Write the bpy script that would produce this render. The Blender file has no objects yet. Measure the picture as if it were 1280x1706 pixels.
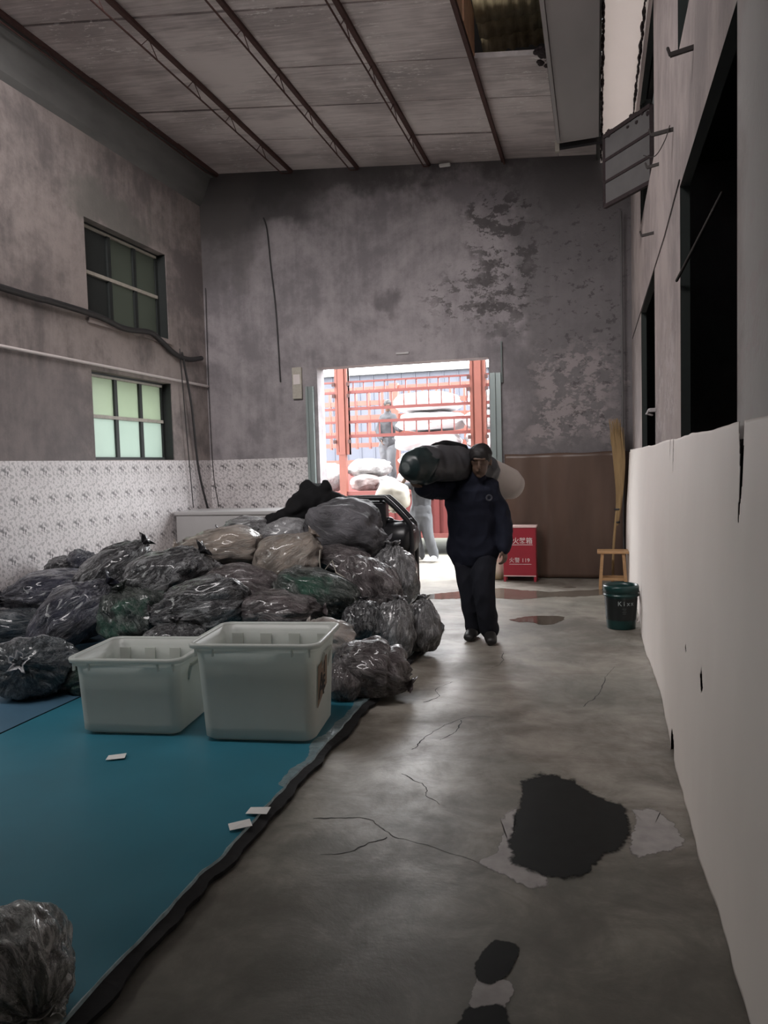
import bpy, math, random
from mathutils import Vector, Matrix, Euler, noise as NZ
S = bpy.context.scene
COL = S.collection
R = math.radians
# ------------------------------------------------------------------ camera
F_PX, IMG_W, IMG_H, EYE = 1281.0, 1280, 1706, 1.55
ya, pi_, ro = R(15.5), R(3.5), R(1.6)
fwd = Vector((-math.sin(ya)*math.cos(pi_), math.cos(ya)*math.cos(pi_), -math.sin(pi_)))
r0 = Vector((math.cos(ya), math.sin(ya), 0)); u0 = r0.cross(fwd)
rt = r0*math.cos(ro) - u0*math.sin(ro); up = r0*math.sin(ro) + u0*math.cos(ro)
cd = bpy.data.cameras.new('camera'); cam = bpy.data.objects.new('camera', cd); COL.objects.link(cam)
cd.sensor_fit = 'VERTICAL'; cd.sensor_height = 24.0; cd.sensor_width = 24.0*IMG_W/IMG_H
cd.lens = 24.0*F_PX/IMG_H; cd.clip_start = .05; cd.clip_end = 300
cam.matrix_world = Matrix(((rt.x, up.x, -fwd.x, 0), (rt.y, up.y, -fwd.y, 0), (rt.z, up.z, -fwd.z, EYE), (0, 0, 0, 1)))
S.camera = cam
# ------------------------------------------------------------------ light and exposure
W = bpy.data.worlds.new('overcast_sky'); S.world = W; W.use_nodes = True
bg = W.node_tree.nodes['Background']; bg.inputs[0].default_value = (.96, .98, 1, 1); bg.inputs[1].default_value = 8.0
S.view_settings.view_transform = 'Standard'; S.view_settings.look = 'None'
S.view_settings.exposure = 0.95; S.view_settings.gamma = 1.0; S.view_settings.use_curve_mapping = False
S.cycles.max_bounces = 10; S.cycles.diffuse_bounces = 6; S.cycles.sample_clamp_indirect = 6
def area(name, loc, direction, sx, sy, power, color=(1, 1, 1), portal=False):
    l = bpy.data.lights.new(name, 'AREA'); l.shape = 'RECTANGLE'; l.size = sx; l.size_y = sy; l.energy = power; l.color = color
    if portal: l.cycles.is_portal = True
    o = bpy.data.objects.new(name, l); COL.objects.link(o); o.location = loc
    o.rotation_euler = Vector(direction).to_track_quat('-Z', 'Y').to_euler(); return o
area('door_portal', (-2.58, 10.62, 1.47), (0, -1, 0), 2.4, 2.94, 1, portal=True)
area('roof_fill_light', (-2.8, 2.66, 6.25), (0, 1, -.12), 3.8, 1.5, 230, (1, .95, .945))     # added fill light for the back wall, in an invented roof monitor
area('mat_fill_light', (-5.46, 2.55, 2.25), (1, 0, -.12), 2.6, 1.0, 22, (1, .97, .955))             # added fill light for the mat, at an added window out of view
# ------------------------------------------------------------------ object helpers
def lk(n, me): o = bpy.data.objects.new(n, me); COL.objects.link(o); return o
def tag(o, label=None, cat=None, group=None, kind=None):
    if label: o['label'] = label
    if cat: o['category'] = cat
    if group: o['group'] = group
    if kind: o['kind'] = kind
    return o
def empty(n, loc, label=None, cat=None, group=None, rz=0):
    o = bpy.data.objects.new(n, None); COL.objects.link(o); o.location = loc; o.rotation_euler = (0, 0, rz); o.empty_display_size = .1
    return tag(o, label, cat, group)
def catmull(P, n):
    P = [Vector(p) for p in P]
    if len(P) < 3: return [P[0].lerp(P[1], k/n) for k in range(n+1)]
    out = []
    for i in range(len(P)-1):
        a, b, c, d = P[max(i-1, 0)], P[i], P[i+1], P[min(i+2, len(P)-1)]
        for k in range(n):
            t = k/n; out.append(.5*((2*b)+(c-a)*t+(2*a-5*b+4*c-d)*t*t+(3*b-a-3*c+d)*t**3))
    out.append(P[-1]); return out
class MB:
    def __init__(s): s.v = []; s.f = []; s.mi = []; s.m = 0
    def add(s, v, f):
        b = len(s.v); s.v += [tuple(x) for x in v]; s.f += [[i+b for i in q] for q in f]; s.mi += [s.m]*len(f); return s
    def hexa(s, c):   # 8 corners, bottom ring then top ring
        return s.add(c, [(3, 2, 1, 0), (4, 5, 6, 7), (0, 1, 5, 4), (1, 2, 6, 5), (2, 3, 7, 6), (3, 0, 4, 7)])
    def box(s, x0, x1, y0, y1, z0, z1):
        return s.hexa([(x0, y0, z0), (x1, y0, z0), (x1, y1, z0), (x0, y1, z0), (x0, y0, z1), (x1, y0, z1), (x1, y1, z1), (x0, y1, z1)])
    def bar(s, a, b, w, h, upv=(0, 0, 1)):
        a, b = Vector(a), Vector(b); d = (b-a).normalized(); u = Vector(upv)
        if abs(d.dot(u)) > .95: u = Vector((0, 1, 0)) if abs(d.y) < .9 else Vector((1, 0, 0))
        x = d.cross(u).normalized()*w/2; y = x.cross(d).normalized()*h/2
        return s.hexa([a-x-y, a+x-y, b+x-y, b-x-y, a-x+y, a+x+y, b+x+y, b-x+y])
    def tube(s, pts, rad, n=10, ref=None, rnd=True):
        """closed tube; rad: list of r or (ra, rb), ra along ref"""
        pts = [Vector(p) for p in pts]
        if not isinstance(rad, (list, tuple)) or (isinstance(rad, tuple)): rad = [rad]*len(pts)
        rad = [(q, q) if not isinstance(q, (tuple, list)) else q for q in rad]
        if rnd:
            d0 = (pts[0]-pts[1]).normalized(); d1 = (pts[-1]-pts[-2]).normalized()
            A, B = pts[0], pts[-1]; ra, rb = rad[0], rad[-1]; ma, mb = min(ra), min(rb)
            pts = [A+d0*ma*.92, A+d0*ma*.6]+pts+[B+d1*mb*.6, B+d1*mb*.92]
            rad = [(ra[0]*.38, ra[1]*.38), (ra[0]*.8, ra[1]*.8)]+rad+[(rb[0]*.8, rb[1]*.8), (rb[0]*.38, rb[1]*.38)]
        V = []; x = None
        for i, p in enumerate(pts):
            d = (pts[min(i+1, len(pts)-1)]-pts[max(i-1, 0)]).normalized()
            if ref is not None: x = Vector(ref)-d*d.dot(Vector(ref))
            elif x is None: x = d.orthogonal()
            else: x = x-d*d.dot(x)
            if x.length < 1e-6: x = d.orthogonal()
            x = x.normalized(); y = d.cross(x)
            for k in range(n):
                t = 2*math.pi*k/n; V.append(p+x*math.cos(t)*rad[i][0]+y*math.sin(t)*rad[i][1])
        Fc = []
        for i in range(len(pts)-1):
            for k in range(n):
                a = i*n+k; b = i*n+(k+1) % n; Fc.append((a, b, b+n, a+n))
        Fc.append(tuple(reversed(range(n)))); Fc.append(tuple(range((len(pts)-1)*n, len(pts)*n)))
        return s.add(V, Fc)
    def lathe(s, prof, c=(0, 0, 0), n=24):
        V = [(c[0]+r*math.cos(2*math.pi*k/n), c[1]+r*math.sin(2*math.pi*k/n), c[2]+z) for r, z in prof for k in range(n)]
        Fc = [(i*n+k, i*n+(k+1) % n, (i+1)*n+(k+1) % n, (i+1)*n+k) for i in range(len(prof)-1) for k in range(n)]
        return s.add(V, Fc)
    def ell(s, c, r, n=14, rot=None):
        V = []; m = n//2
        for i in range(m+1):
            t = math.pi*(i+.02)/(m+.04)
            for k in range(n):
                q = 2*math.pi*k/n; p = Vector((r[0]*math.sin(t)*math.cos(q), r[1]*math.sin(t)*math.sin(q), r[2]*math.cos(t)))
                if rot: p = rot @ p
                V.append(Vector(c)+p)
        Fc = [(i*n+k, (i+1)*n+k, (i+1)*n+(k+1) % n, i*n+(k+1) % n) for i in range(m) for k in range(n)]
        Fc += [tuple(range(n)), tuple(reversed(range(m*n, m*n+n)))]
        return s.add(V, Fc)
    def mesh(s, name, mats, smooth=False):
        me = bpy.data.meshes.new(name); me.from_pydata(s.v, [], s.f)
        for m in (mats if isinstance(mats, (list, tuple)) else [mats]): me.materials.append(m)
        for p, i in zip(me.polygons, s.mi): p.material_index = i; p.use_smooth = smooth
        me.update(); return me
    def build(s, name, mats, parent=None, smooth=False, bevel=0, sub=0, loc=None):
        o = lk(name, s.mesh(name, mats, smooth))
        if parent is not None: o.parent = parent
        if loc: o.location = loc
        if bevel:
            b = o.modifiers.new('bevel', 'BEVEL'); b.width = bevel; b.segments = 2; b.limit_method = 'ANGLE'
        if sub:
            b = o.modifiers.new('sub', 'SUBSURF'); b.levels = b.render_levels = sub
        return o
def struct(o): o['kind'] = 'structure'; return o
def remeshed(mb, name, mat, parent, voxel, smooth_it=2, wrinkle=0, wscale=9, seed=0, stretch=(1, 1, 1)):
    """fuse overlapping closed volumes into one continuous skin"""
    me = mb.mesh(name, mat); o = lk(name, me)
    r = o.modifiers.new('r', 'REMESH'); r.mode = 'VOXEL'; r.voxel_size = voxel; r.use_smooth_shade = True
    if smooth_it:
        q = o.modifiers.new('s', 'SMOOTH'); q.iterations = smooth_it; q.factor = .5
    dg = bpy.context.evaluated_depsgraph_get(); dg.update()
    nm = bpy.data.meshes.new_from_object(o.evaluated_get(dg)); o.modifiers.clear(); o.data = nm; nm.name = name
    if not nm.materials: nm.materials.append(mat)
    if wrinkle:
        nrm = [v.normal.copy() for v in nm.vertices]
        for v, n in zip(nm.vertices, nrm):
            c = Vector((v.co.x*stretch[0], v.co.y*stretch[1], v.co.z*stretch[2]))*wscale+Vector((seed*7.1, seed*3.3, 0))
            c += Vector((1, 1, 1))*NZ.noise(c*.5)*.8
            v.co += n*wrinkle*(1-2.4*abs(NZ.noise(c)))
    for p in nm.polygons: p.use_smooth = True
    if parent is not None: o.parent = parent
    return o
def letter_mesh(cu, name, loc, rot, parent):
    tmp = lk('tmp_text', cu); dg = bpy.context.evaluated_depsgraph_get(); dg.update()
    me = bpy.data.meshes.new_from_object(tmp.evaluated_get(dg)); bpy.data.objects.remove(tmp); bpy.data.curves.remove(cu)
    me.name = name; o = lk(name, me); o.location = loc; o.rotation_euler = rot; o.parent = parent; return o
# ------------------------------------------------------------------ materials
class NT:
    def __init__(s, name):
        s.m = bpy.data.materials.new(name); s.m.use_nodes = True; s.t = s.m.node_tree; s.n = s.t.nodes
        s.p = s.n['Principled BSDF']; s.out = s.n['Material Output']; s.tc = s.n.new('ShaderNodeTexCoord')
    def L(s, a, b): s.t.links.new(a, b)
    def set(s, sock, v):
        if hasattr(v, 'is_output') or isinstance(v, bpy.types.NodeSocket): s.L(v, sock)
        else: sock.default_value = v
    def co(s, scale=(1, 1, 1), loc=(0, 0, 0), src='Object', rot=(0, 0, 0)):
        m = s.n.new('ShaderNodeMapping'); s.L(s.tc.outputs[src], m.inputs[0]); m.inputs['Scale'].default_value = scale
        m.inputs['Location'].default_value = loc; m.inputs['Rotation'].default_value = rot; return m.outputs[0]
    def noise(s, vec, scale=5, detail=4, rough=.55, dist=0):
        k = s.n.new('ShaderNodeTexNoise'); s.L(vec, k.inputs['Vector']); k.inputs['Scale'].default_value = scale
        k.inputs['Detail'].default_value = detail; k.inputs['Roughness'].default_value = rough; k.inputs['Distortion'].default_value = dist
        return k.outputs['Fac']
    def vor(s, vec, scale=5, feat='F1'):
        k = s.n.new('ShaderNodeTexVoronoi'); k.feature = feat; s.L(vec, k.inputs['Vector']); k.inputs['Scale'].default_value = scale
        return k.outputs['Distance']
    def rng(s, v, a, b, c=0., d=1., smooth=True):
        k = s.n.new('ShaderNodeMapRange'); k.interpolation_type = 'SMOOTHSTEP' if smooth else 'LINEAR'
        s.L(v, k.inputs[0]); k.inputs[1].default_value = a; k.inputs[2].default_value = b; k.inputs[3].default_value = c; k.inputs[4].default_value = d
        return k.outputs[0]
    def math(s, op, a, b=0.):
        k = s.n.new('ShaderNodeMath'); k.operation = op; s.set(k.inputs[0], a); s.set(k.inputs[1], b); return k.outputs[0]
    def mul(s, *a):
        r = a[0]
        for q in a[1:]: r = s.math('MULTIPLY', r, q)
        return r
    def mix(s, f, a, b):
        k = s.n.new('ShaderNodeMix'); k.data_type = 'RGBA'
        s.set(k.inputs[0], f); s.set(k.inputs[6], a if not isinstance(a, tuple) else (*a, 1)); s.set(k.inputs[7], b if not isinstance(b, tuple) else (*b, 1))
        return k.outputs[2]
    def xyz(s, src='Object'):
        k = s.n.new('ShaderNodeSeparateXYZ'); s.L(s.tc.outputs[src], k.inputs[0]); return k.outputs
    def comb(s, x, y, z):
        k = s.n.new('ShaderNodeCombineXYZ')
        for i, q in enumerate((x, y, z)): s.set(k.inputs[i], q)
        return k.outputs[0]
    def bump(s, h, strength=.3, dist=.02):
        k = s.n.new('ShaderNodeBump'); s.L(h, k.inputs['Height']); k.inputs['Strength'].default_value = strength; k.inputs['Distance'].default_value = dist
        s.L(k.outputs[0], s.p.inputs['Normal']); return k.outputs[0]
    def base(s, c): s.set(s.p.inputs['Base Color'], c if not isinstance(c, tuple) else (*c, 1)); return s
    def rough(s, r): s.set(s.p.inputs['Roughness'], r); return s
def plain(name, c, rough=.6, metal=0, var=.15, scale=14, bump=0, spec=None, stretch=(1, 1, 1)):
    n = NT(name); f = n.noise(n.co(stretch), scale, 4)
    n.base(n.mix(f, tuple(x*(1-var) for x in c), tuple(min(1, x*(1+var)) for x in c))).rough(rough); n.p.inputs['Metallic'].default_value = metal
    if spec is not None: n.p.inputs['Specular IOR Level'].default_value = spec
    if bump: n.bump(f, bump)
    return n.m
def plaster(name, light, dark, regions=()):
    """old cement plaster; regions add damp / peeled / lightened areas with their own shapes: (axis ranges, noise scale, threshold, colour, amount)"""
    n = NT(name); o = n.co(); X, Y, Z = n.xyz()
    big = n.noise(o, .75, 7, .64, .5); mid = n.noise(o, 5, 6, .65); fine = n.noise(o, 45, 3)
    streak = n.noise(n.co((5, 5, .35)), 2.2, 5, .6)
    f = n.math('ADD', n.mul(big, .6), n.math('ADD', n.mul(mid, .27), n.mul(streak, .13)))
    c = n.mix(n.rng(f, .40, .60), dark, light)
    c = n.mix(n.mul(n.rng(fine, .55, .75), .15), c, tuple(x*.5 for x in dark))
    hsum = mid
    for (rngs, sc, th, colr, amt) in regions:
        m = None
        for ax, a0, a1, b1, b0 in rngs:       # ramps up a0..a1, down b1..b0
            q = (X, Y, Z)[ax]; w = n.math('ADD', q, n.mul(n.math('SUBTRACT', n.noise(o, 2.3, 5, .6), .5), 1.1))
            k = n.mul(n.rng(w, a0, a1), n.rng(w, b1, b0, 1., 0.)); m = k if m is None else n.mul(m, k)
        if sc: m = n.mul(m, n.rng(n.noise(n.co((1, 1, 1.5), (3, 1, 2)), sc, 7, .7), th, th+.05))
        c = n.mix(n.mul(m, amt), c, colr)
    n.base(c).rough(n.rng(big, .3, .7, .75, .92)); n.p.inputs['Specular IOR Level'].default_value = .3
    n.bump(n.math('ADD', hsum, n.mul(fine, .3)), .35, .02); return n.m
M = {}
M['wall_back'] = plaster('plaster_back', (.355, .325, .335), (.205, .187, .197), [
    ([(2, 5.2, 5.45, 9, 9.5)], 0, 0, (.075, .07, .07), .75),
    ([(0, -9, -8, -4.0, -3.3), (2, 4.7, 5.1, 9, 9.5)], 0, 0, (.07, .066, .066), .85),
    ([(0, -.9, -.3, 2, 3), (2, 4.5, 5.0, 9, 9.5)], 0, 0, (.06, .056, .056), .85),
    ([(0, -9, -8, -4.9, -4.4), (2, 4.0, 4.4, 9, 9.5)], 0, 0, (.12, .11, .107), .6),
    ([(0, -1.2, -.8, 2, 3)], 0, 0, (.12, .112, .115), .75),
    ([(0, -1.75, -1.4, -.9, -.6), (2, 2.9, 3.6, 4.9, 5.4)], 5, .5, (.06, .055, .055), .8),
    ([(0, -2.4, -1.9, -1.2, -.9), (2, 3.2, 3.5, 3.9, 4.3)], 6, .52, (.08, .072, .072), .7),
    ([(0, -1.0, -.6, .1, .4), (2, 1.6, 1.9, 2.7, 3.2)], 6, .47, (.40, .35, .35), .5),
    ([(0, -1.0, -.4, .3, .5), (2, 1.6, 2, 4.6, 5)], 7, .56, (.05, .047, .047), .6),
    ([(0, -3.05, -2.85, -2.65, -2.4), (2, 3.5, 3.65, 3.8, 4.0)], 0, 0, (.09, .08, .085), .55)])
M['wall_left'] = plaster('plaster_left', (.335, .29, .275), (.165, .145, .142), [
    ([(1, 5, 6.4, 7.3, 7.8), (2, 1.2, 1.6, 2.4, 2.9)], 0, 0, (.16, .145, .15), .5),
    ([(2, 4.25, 4.45, 4.7, 5.0), (1, 7.2, 7.6, 8.6, 9.3)], 0, 0, (.17, .165, .15), .75)])
M['wall_right'] = plaster('plaster_right', (.42, .36, .345), (.27, .235, .23), [
    ([(1, -9, -8, 2.6, 3.0)], 0, 0, (.52, .50, .49), .8),  # near pier, lightened in colour to make up for weak light there
    ([(1, 1.9, 2.2, 2.7, 2.9), (2, 1.5, 1.7, 2.3, 2.6)], 5, .55, (.48, .42, .42), .6),
    ([(1, 4.6, 5.0, 6.2, 6.5), (2, 1.5, 1.8, 2.2, 2.6)], 6, .5, (.5, .45, .45), .6)])
M['dark_plaster'] = plain('dark_plaster', (.06, .06, .058), .9)
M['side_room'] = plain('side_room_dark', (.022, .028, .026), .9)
M['beam'] = plain('cement_beam', (.15, .15, .145), .85, var=.4, scale=5, bump=.2, stretch=(1, .3, 1))
def floor_mat():
    n = NT('worn_concrete'); o = n.co(); X, Y, Z = n.xyz()
    big = n.noise(o, .8, 7, .62, .6); mid = n.noise(o, 3.2, 8, .68, .4); fine = n.noise(o, 60, 4)
    f = n.math('ADD', n.mul(big, .6), n.mul(mid, .4))
    c = n.mix(n.rng(f, .36, .64), (.125, .112, .092), (.35, .325, .285))
    c = n.mix(n.mul(n.rng(n.noise(n.co((.8, 1.6, 1)), 1.5, 7, .72, 1.2), .46, .68), .55), c, (.115, .092, .075)); c = n.mix(n.mul(n.rng(n.noise(n.co((1, 1, 1), (8, 2, 0)), .9, 4), .5, .65), .45), c, (.13, .135, .112))
    c = n.mix(n.mul(n.rng(n.noise(n.co((1, 1, 1), (4, 9, 0)), 7, 8, .75), .66, .72), .55), c, (.06, .055, .05))
    c = n.mix(n.mul(n.rng(n.vor(o, 13), .05, .02), n.rng(big, .45, .6), .5), c, (.5, .48, .45))
    near_dim = n.rng(n.math('ADD', Y, n.mul(n.math('SUBTRACT', mid, .5), 3.)), 2.1, 3.9, .55, 0.)
    c = n.mix(near_dim, c, (.078, .080, .066))                # light falling off towards the camera, painted into the floor colour
    n.base(c).rough(n.rng(f, .3, .7, .6, .34)); n.p.inputs['Specular IOR Level'].default_value = .45
    n.bump(n.math('ADD', n.mul(mid, 1.), n.mul(fine, .15)), .25, .015); return n.m
M['floor'] = floor_mat()
def ceil_mat():
    n = NT('insulation_board'); o = n.co(); X, Y, Z = n.xyz()
    st = n.noise(n.co((.7, 9, 1)), 3, 6, .6, .5); big = n.noise(o, .7, 5); f = n.math('ADD', n.mul(st, .35), n.mul(big, .65))
    c = n.mix(n.rng(f, .38, .60), (.36, .315, .31), (.70, .63, .62))
    c = n.mix(n.mul(n.rng(n.noise(n.co((.25, 1, 1)), 3.2, 4), .55, .68), .4), c, (.2, .17, .18))
    c = n.mix(n.mul(n.mul(n.rng(n.noise(n.co((1, 3, 1)), 9, 6, .75), .575, .61), n.rng(n.noise(o, 1.1, 2), .48, .58)), .9), c, (.8, .77, .75))
    n.base(c).rough(n.rng(st, .3, .7, .35, .55)); n.bump(st, .2, .015); return n.m
M['ceiling'] = ceil_mat()
def wallpaper():
    n = NT('floral_wallpaper'); X, Y, Z = n.xyz(); u = n.math('ADD', X, Y)
    tu, tv = .27, .29
    row = n.math('FLOOR', n.math('DIVIDE', Z, tv))
    a = n.math('FRACT', n.math('ADD', n.math('DIVIDE', u, tu), n.mul(row, .37))); b = n.math('FRACT', n.math('DIVIDE', Z, tv))
    v = n.comb(a, b, 0.0)
    k = n.n.new('ShaderNodeTexNoise'); n.L(v, k.inputs['Vector']); k.inputs['Scale'].default_value = 9; k.inputs['Detail'].default_value = 4; k.inputs['Distortion'].default_value = .5
    leaf = n.rng(k.outputs['Fac'], .50, .58)
    da = n.math('ABSOLUTE', n.math('SUBTRACT', a, .45)); db = n.math('ABSOLUTE', n.math('SUBTRACT', b, .45))
    edge = n.mul(n.rng(da, .3, .5, 1., 0.), n.rng(db, .3, .5, 1., 0.))
    core = n.mul(n.rng(da, .1, .42, 1., 0.), n.rng(db, .06, .26, 1., 0.))
    m = n.math('MAXIMUM', n.mul(leaf, .5), n.mul(core, n.rng(k.outputs['Fac'], .42, .54)))
    c = n.mix(m, (.70, .66, .665), (.15, .138, .142))
    n.base(n.mix(n.mul(n.rng(n.noise(n.co(), 1.3, 4), .45, .7), .3), c, (.34, .31, .31))).rough(.5)
    n.bump(n.noise(n.co((3, 3, .6)), 3, 3), .2, .02); return n.m
M['wallpaper'] = wallpaper()
M['paper'] = plain('cream_sheet', (.80, .735, .69), .55, var=.06, scale=1.5, bump=.06)
M['brown_sheet'] = plain('brown_sheet', (.10, .062, .046), .4, var=.5, scale=1.6, bump=.15, stretch=(2.5, 1, .6))
M['rust'] = plain('rusted_steel', (.075, .035, .03), .8, 0, .5, 20)
M['iron'] = plain('dark_iron', (.03, .024, .022), .75, 0, .4, 25)
M['black_metal'] = plain('black_metal', (.012, .012, .014), .35, 0, .2)
M['galv'] = plain('galvanised_steel', (.30, .345, .34), .42, .7, .25, 9, stretch=(1, 1, .2))
M['white_pvc'] = plain('white_pipe', (.66, .60, .585), .45, 0, .1)
M['cable'] = plain('black_cable', (.028, .027, .028), .55, 0, .3)
M['duct'] = plain('grey_duct', (.42, .40, .40), .5, .15, .22, 1.6, stretch=(1, .4, 1))
M['foam_white'] = plain('white_foam_board', (.74, .66, .63), .7, 0, .05, 4, .05)
M['foam_dark'] = plain('dark_spray_foam', (.022, .013, .014), .85, 0, .5, 40, .5)
M['frame_dark'] = plain('dark_window_frame', (.02, .024, .023), .6)
M['frame_pale'] = plain('pale_window_bar', (.40, .37, .32), .55, 0, .3, 20)
M['board_grey'] = plain('grey_sash_board', (.105, .10, .10), .6, 0, .3, 5)
def pane(name, c, t):
    n = NT(name); tr = n.n.new('ShaderNodeBsdfTranslucent'); tr.inputs[0].default_value = (*t, 1); mx = n.n.new('ShaderNodeMixShader'); mx.inputs[0].default_value = .72
    n.base(n.mix(n.noise(n.co(), 2, 4), tuple(x*.7 for x in c), c)).rough(.25); n.L(n.p.outputs[0], mx.inputs[1]); n.L(tr.outputs[0], mx.inputs[2]); n.L(mx.outputs[0], n.out.inputs[0]); return n.m
M['pane_bright'] = pane('opal_glass', (.55, .6, .52), (.30, .335, .275))
M['pane_bright_low'] = pane('opal_glass_low', (.6, .66, .62), (.33, .375, .345))
M['pane_dark'] = pane('dark_backed_glass', (.09, .095, .085), (.085, .09, .078))  # darkness behind the upper window, put into the pane colour
M['skylight'] = pane('pale_roof_light', (.7, .62, .58), (.56, .515, .49))
M['mat_teal'] = plain('teal_floor_mat', (.026, .155, .215), .42, 0, .22, 2.2, .06)
M['mat_blue'] = plain('blue_floor_mat', (.055, .125, .19), .5, 0, .2, 2.2, .06)
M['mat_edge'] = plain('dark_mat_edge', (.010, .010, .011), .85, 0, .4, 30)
M['tape'] = plain('silvery_edge_tape', (.20, .27, .29), .3, .2, .5, 30, .3)
def tubplastic():
    n = NT('milky_plastic'); tr = n.n.new('ShaderNodeBsdfTranslucent'); tr.inputs[0].default_value = (.74, .77, .73, 1); mx = n.n.new('ShaderNodeMixShader'); mx.inputs[0].default_value = .42
    n.base(n.mix(n.noise(n.co((1, 1, .3)), 6, 3), (.60, .62, .59), (.72, .73, .70))).rough(.32); n.L(n.p.outputs[0], mx.inputs[1]); n.L(tr.outputs[0], mx.inputs[2]); n.L(mx.outputs[0], n.out.inputs[0]); return n.m
M['tub'] = tubplastic()
M['card'] = plain('brown_card', (.24, .175, .125), .8, 0, .15)
M['ink'] = plain('black_ink', (.008, .008, .008), .7)
M['white_ink'] = plain('white_ink', (.75, .62, .62), .6, 0, .05)
M['grey_ink'] = plain('grey_ink', (.30, .34, .34), .6, 0, .1)
M['red_box'] = plain('red_enamel', (.33, .026, .042), .4, 0, .12, 4)
M['pale_edge'] = plain('worn_pale_edge', (.75, .55, .52), .5)
M['wood'] = plain('varnished_wood', (.40, .235, .115), .4, 0, .35, 6, .05, stretch=(1, 1, 6))
M['straw'] = plain('dry_straw', (.30, .20, .095), .8, 0, .4, 30, stretch=(1, 1, .1))
M['pail'] = plain('dark_green_plastic', (.005, .036, .034), .3, 0, .15)
M['pail_label'] = plain('black_label', (.008, .011, .012), .35)
M['chest'] = plain('pale_grey_laminate', (.44, .43, .43), .5, 0, .06, 2)
M['navy'] = plain('navy_cloth', (.011, .013, .024), .85, 0, .35, 10, spec=.2)
M['black_cloth'] = plain('black_cloth', (.010, .010, .011), .9, 0, .3, 12, spec=.15)
M['trouser'] = plain('dark_trouser_cloth', (.012, .013, .019), .85, 0, .3, 10, spec=.2)
M['shoe'] = plain('black_shoe', (.012, .011, .011), .5)
M['emblem'] = plain('emblem_thread', (.035, .037, .05), .7)
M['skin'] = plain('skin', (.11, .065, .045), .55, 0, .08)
M['hair'] = plain('black_hair', (.010, .008, .008), .6)
M['grey_shirt'] = plain('grey_shirt', (.06, .062, .068), .85, 0, .15)
M['grey_trouser'] = plain('pale_grey_trousers', (.085, .088, .095), .85, 0, .2, 8)
M['grey_jacket'] = plain('grey_jacket', (.038, .038, .042), .85, 0, .2, 8)
M['white_cloth'] = plain('white_cloth', (.72, .71, .69), .7, 0, .08)
M['cream_sack'] = plain('cream_sack', (.30, .28, .235), .6, 0, .12, 6)
M['roll_dark'] = plain('dark_plastic_wrap', (.05, .05, .055), .45, 0, .5, 5, .15)
M['roll_green'] = plain('green_black_wrap', (.010, .020, .021), .35, 0, .4, 6, .15)
M['roll_pale'] = plain('pale_fabric', (.40, .35, .32), .6, 0, .08)
M['truck_red'] = plain('red_truck_paint', (.205, .062, .054), .5, 0, .1, 5)
M['truck_red_dark'] = plain('red_truck_panel', (.155, .032, .030), .5, 0, .1, 5)
M['truck_orange'] = plain('faded_red_paint', (.215, .072, .052), .5, 0, .15, 5)
M['tyre'] = plain('tyre_rubber', (.02, .02, .02), .8)
M['bale'] = plain('white_bale_film', (.60, .60, .61), .5, 0, .06)
M['outside_ground'] = plain('pale_yard_concrete', (.235, .22, .19), .85, 0, .15, 2, .1)
M['dirt'] = plain('mossy_dirt', (.06, .06, .04), .95, 0, .4, 3, .3)
M['far_wall'] = plain('blue_grey_cladding', (.066, .070, .092), .6, 0, .06, 2)
M['tile'] = plain('mossy_roof_sheet', (.30, .25, .15), .9, 0, .45, 14, .4)
M['plank'] = plain('orange_brown_board', (.55, .32, .20), .8, 0, .3, 7, .1)
def wet(name, c, rough):
    n = NT(name); n.base(n.mix(n.noise(n.co(), 6, 6), tuple(x*.6 for x in c), tuple(x*1.4 for x in c))).rough(rough); n.p.inputs['Specular IOR Level'].default_value = .5; n.p.inputs['IOR'].default_value = 1.33; return n.m
M['water'] = wet('brown_water', (.115, .098, .08), .07)
M['damp'] = wet('damp_concrete', (.013, .014, .013), .6)
M['pale_damp'] = plain('dried_pale_residue', (.30, .27, .26), .4, 0, .3, 20, .2)
# ------------------------------------------------------------------ the setting
XL, XR, YB, YF = -5.5, .45, 10.3, -3.0
def zc(x): return 5.37-.08*x
def grid_wall(name, mat, plane, us, zs, holes, thick, mk, dark_reveal=None):
    """wall with openings: cells not in a hole get faces on both sides and reveals"""
    us = sorted(set(us)); zs = sorted(set(zs)); mb = MB()
    solid = lambda i, j: 0 <= i < len(us)-1 and 0 <= j < len(zs)-1 and not any(a-1e-6 <= us[i] and us[i+1] <= b+1e-6 and c-1e-6 <= zs[j] and zs[j+1] <= d+1e-6 for a, b, c, d in holes)
    for i in range(len(us)-1):
        for j in range(len(zs)-1):
            if not solid(i, j): continue
            a, b, c, d = us[i], us[i+1], zs[j], zs[j+1]; mb.m = 0
            mb.add([mk(a, c, 0), mk(b, c, 0), mk(b, d, 0), mk(a, d, 0)], [(0, 1, 2, 3)])
            mb.add([mk(a, c, thick), mk(b, c, thick), mk(b, d, thick), mk(a, d, thick)], [(3, 2, 1, 0)])
            for (di, dj, p, q) in ((-1, 0, (a, c), (a, d)), (1, 0, (b, c), (b, d)), (0, -1, (a, c), (b, c)), (0, 1, (a, d), (b, d))):
                mb.m = 1 if dark_reveal else 0
                if not solid(i+di, j+dj): mb.add([mk(*p, 0), mk(*q, 0), mk(*q, thick), mk(*p, thick)], [(0, 1, 2, 3)])
    return struct(mb.build(name, [mat, dark_reveal] if dark_reveal else mat))
DX0, DX1, DZ = -3.78, -1.36, 2.94
grid_wall('wall_back', M['wall_back'], 'y', [XL-.4, DX0, DX1, 3.2], [0, DZ, 6.6], [(DX0, DX1, 0, DZ)], .28, lambda u, z, t: (u, YB+t, z))
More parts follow.
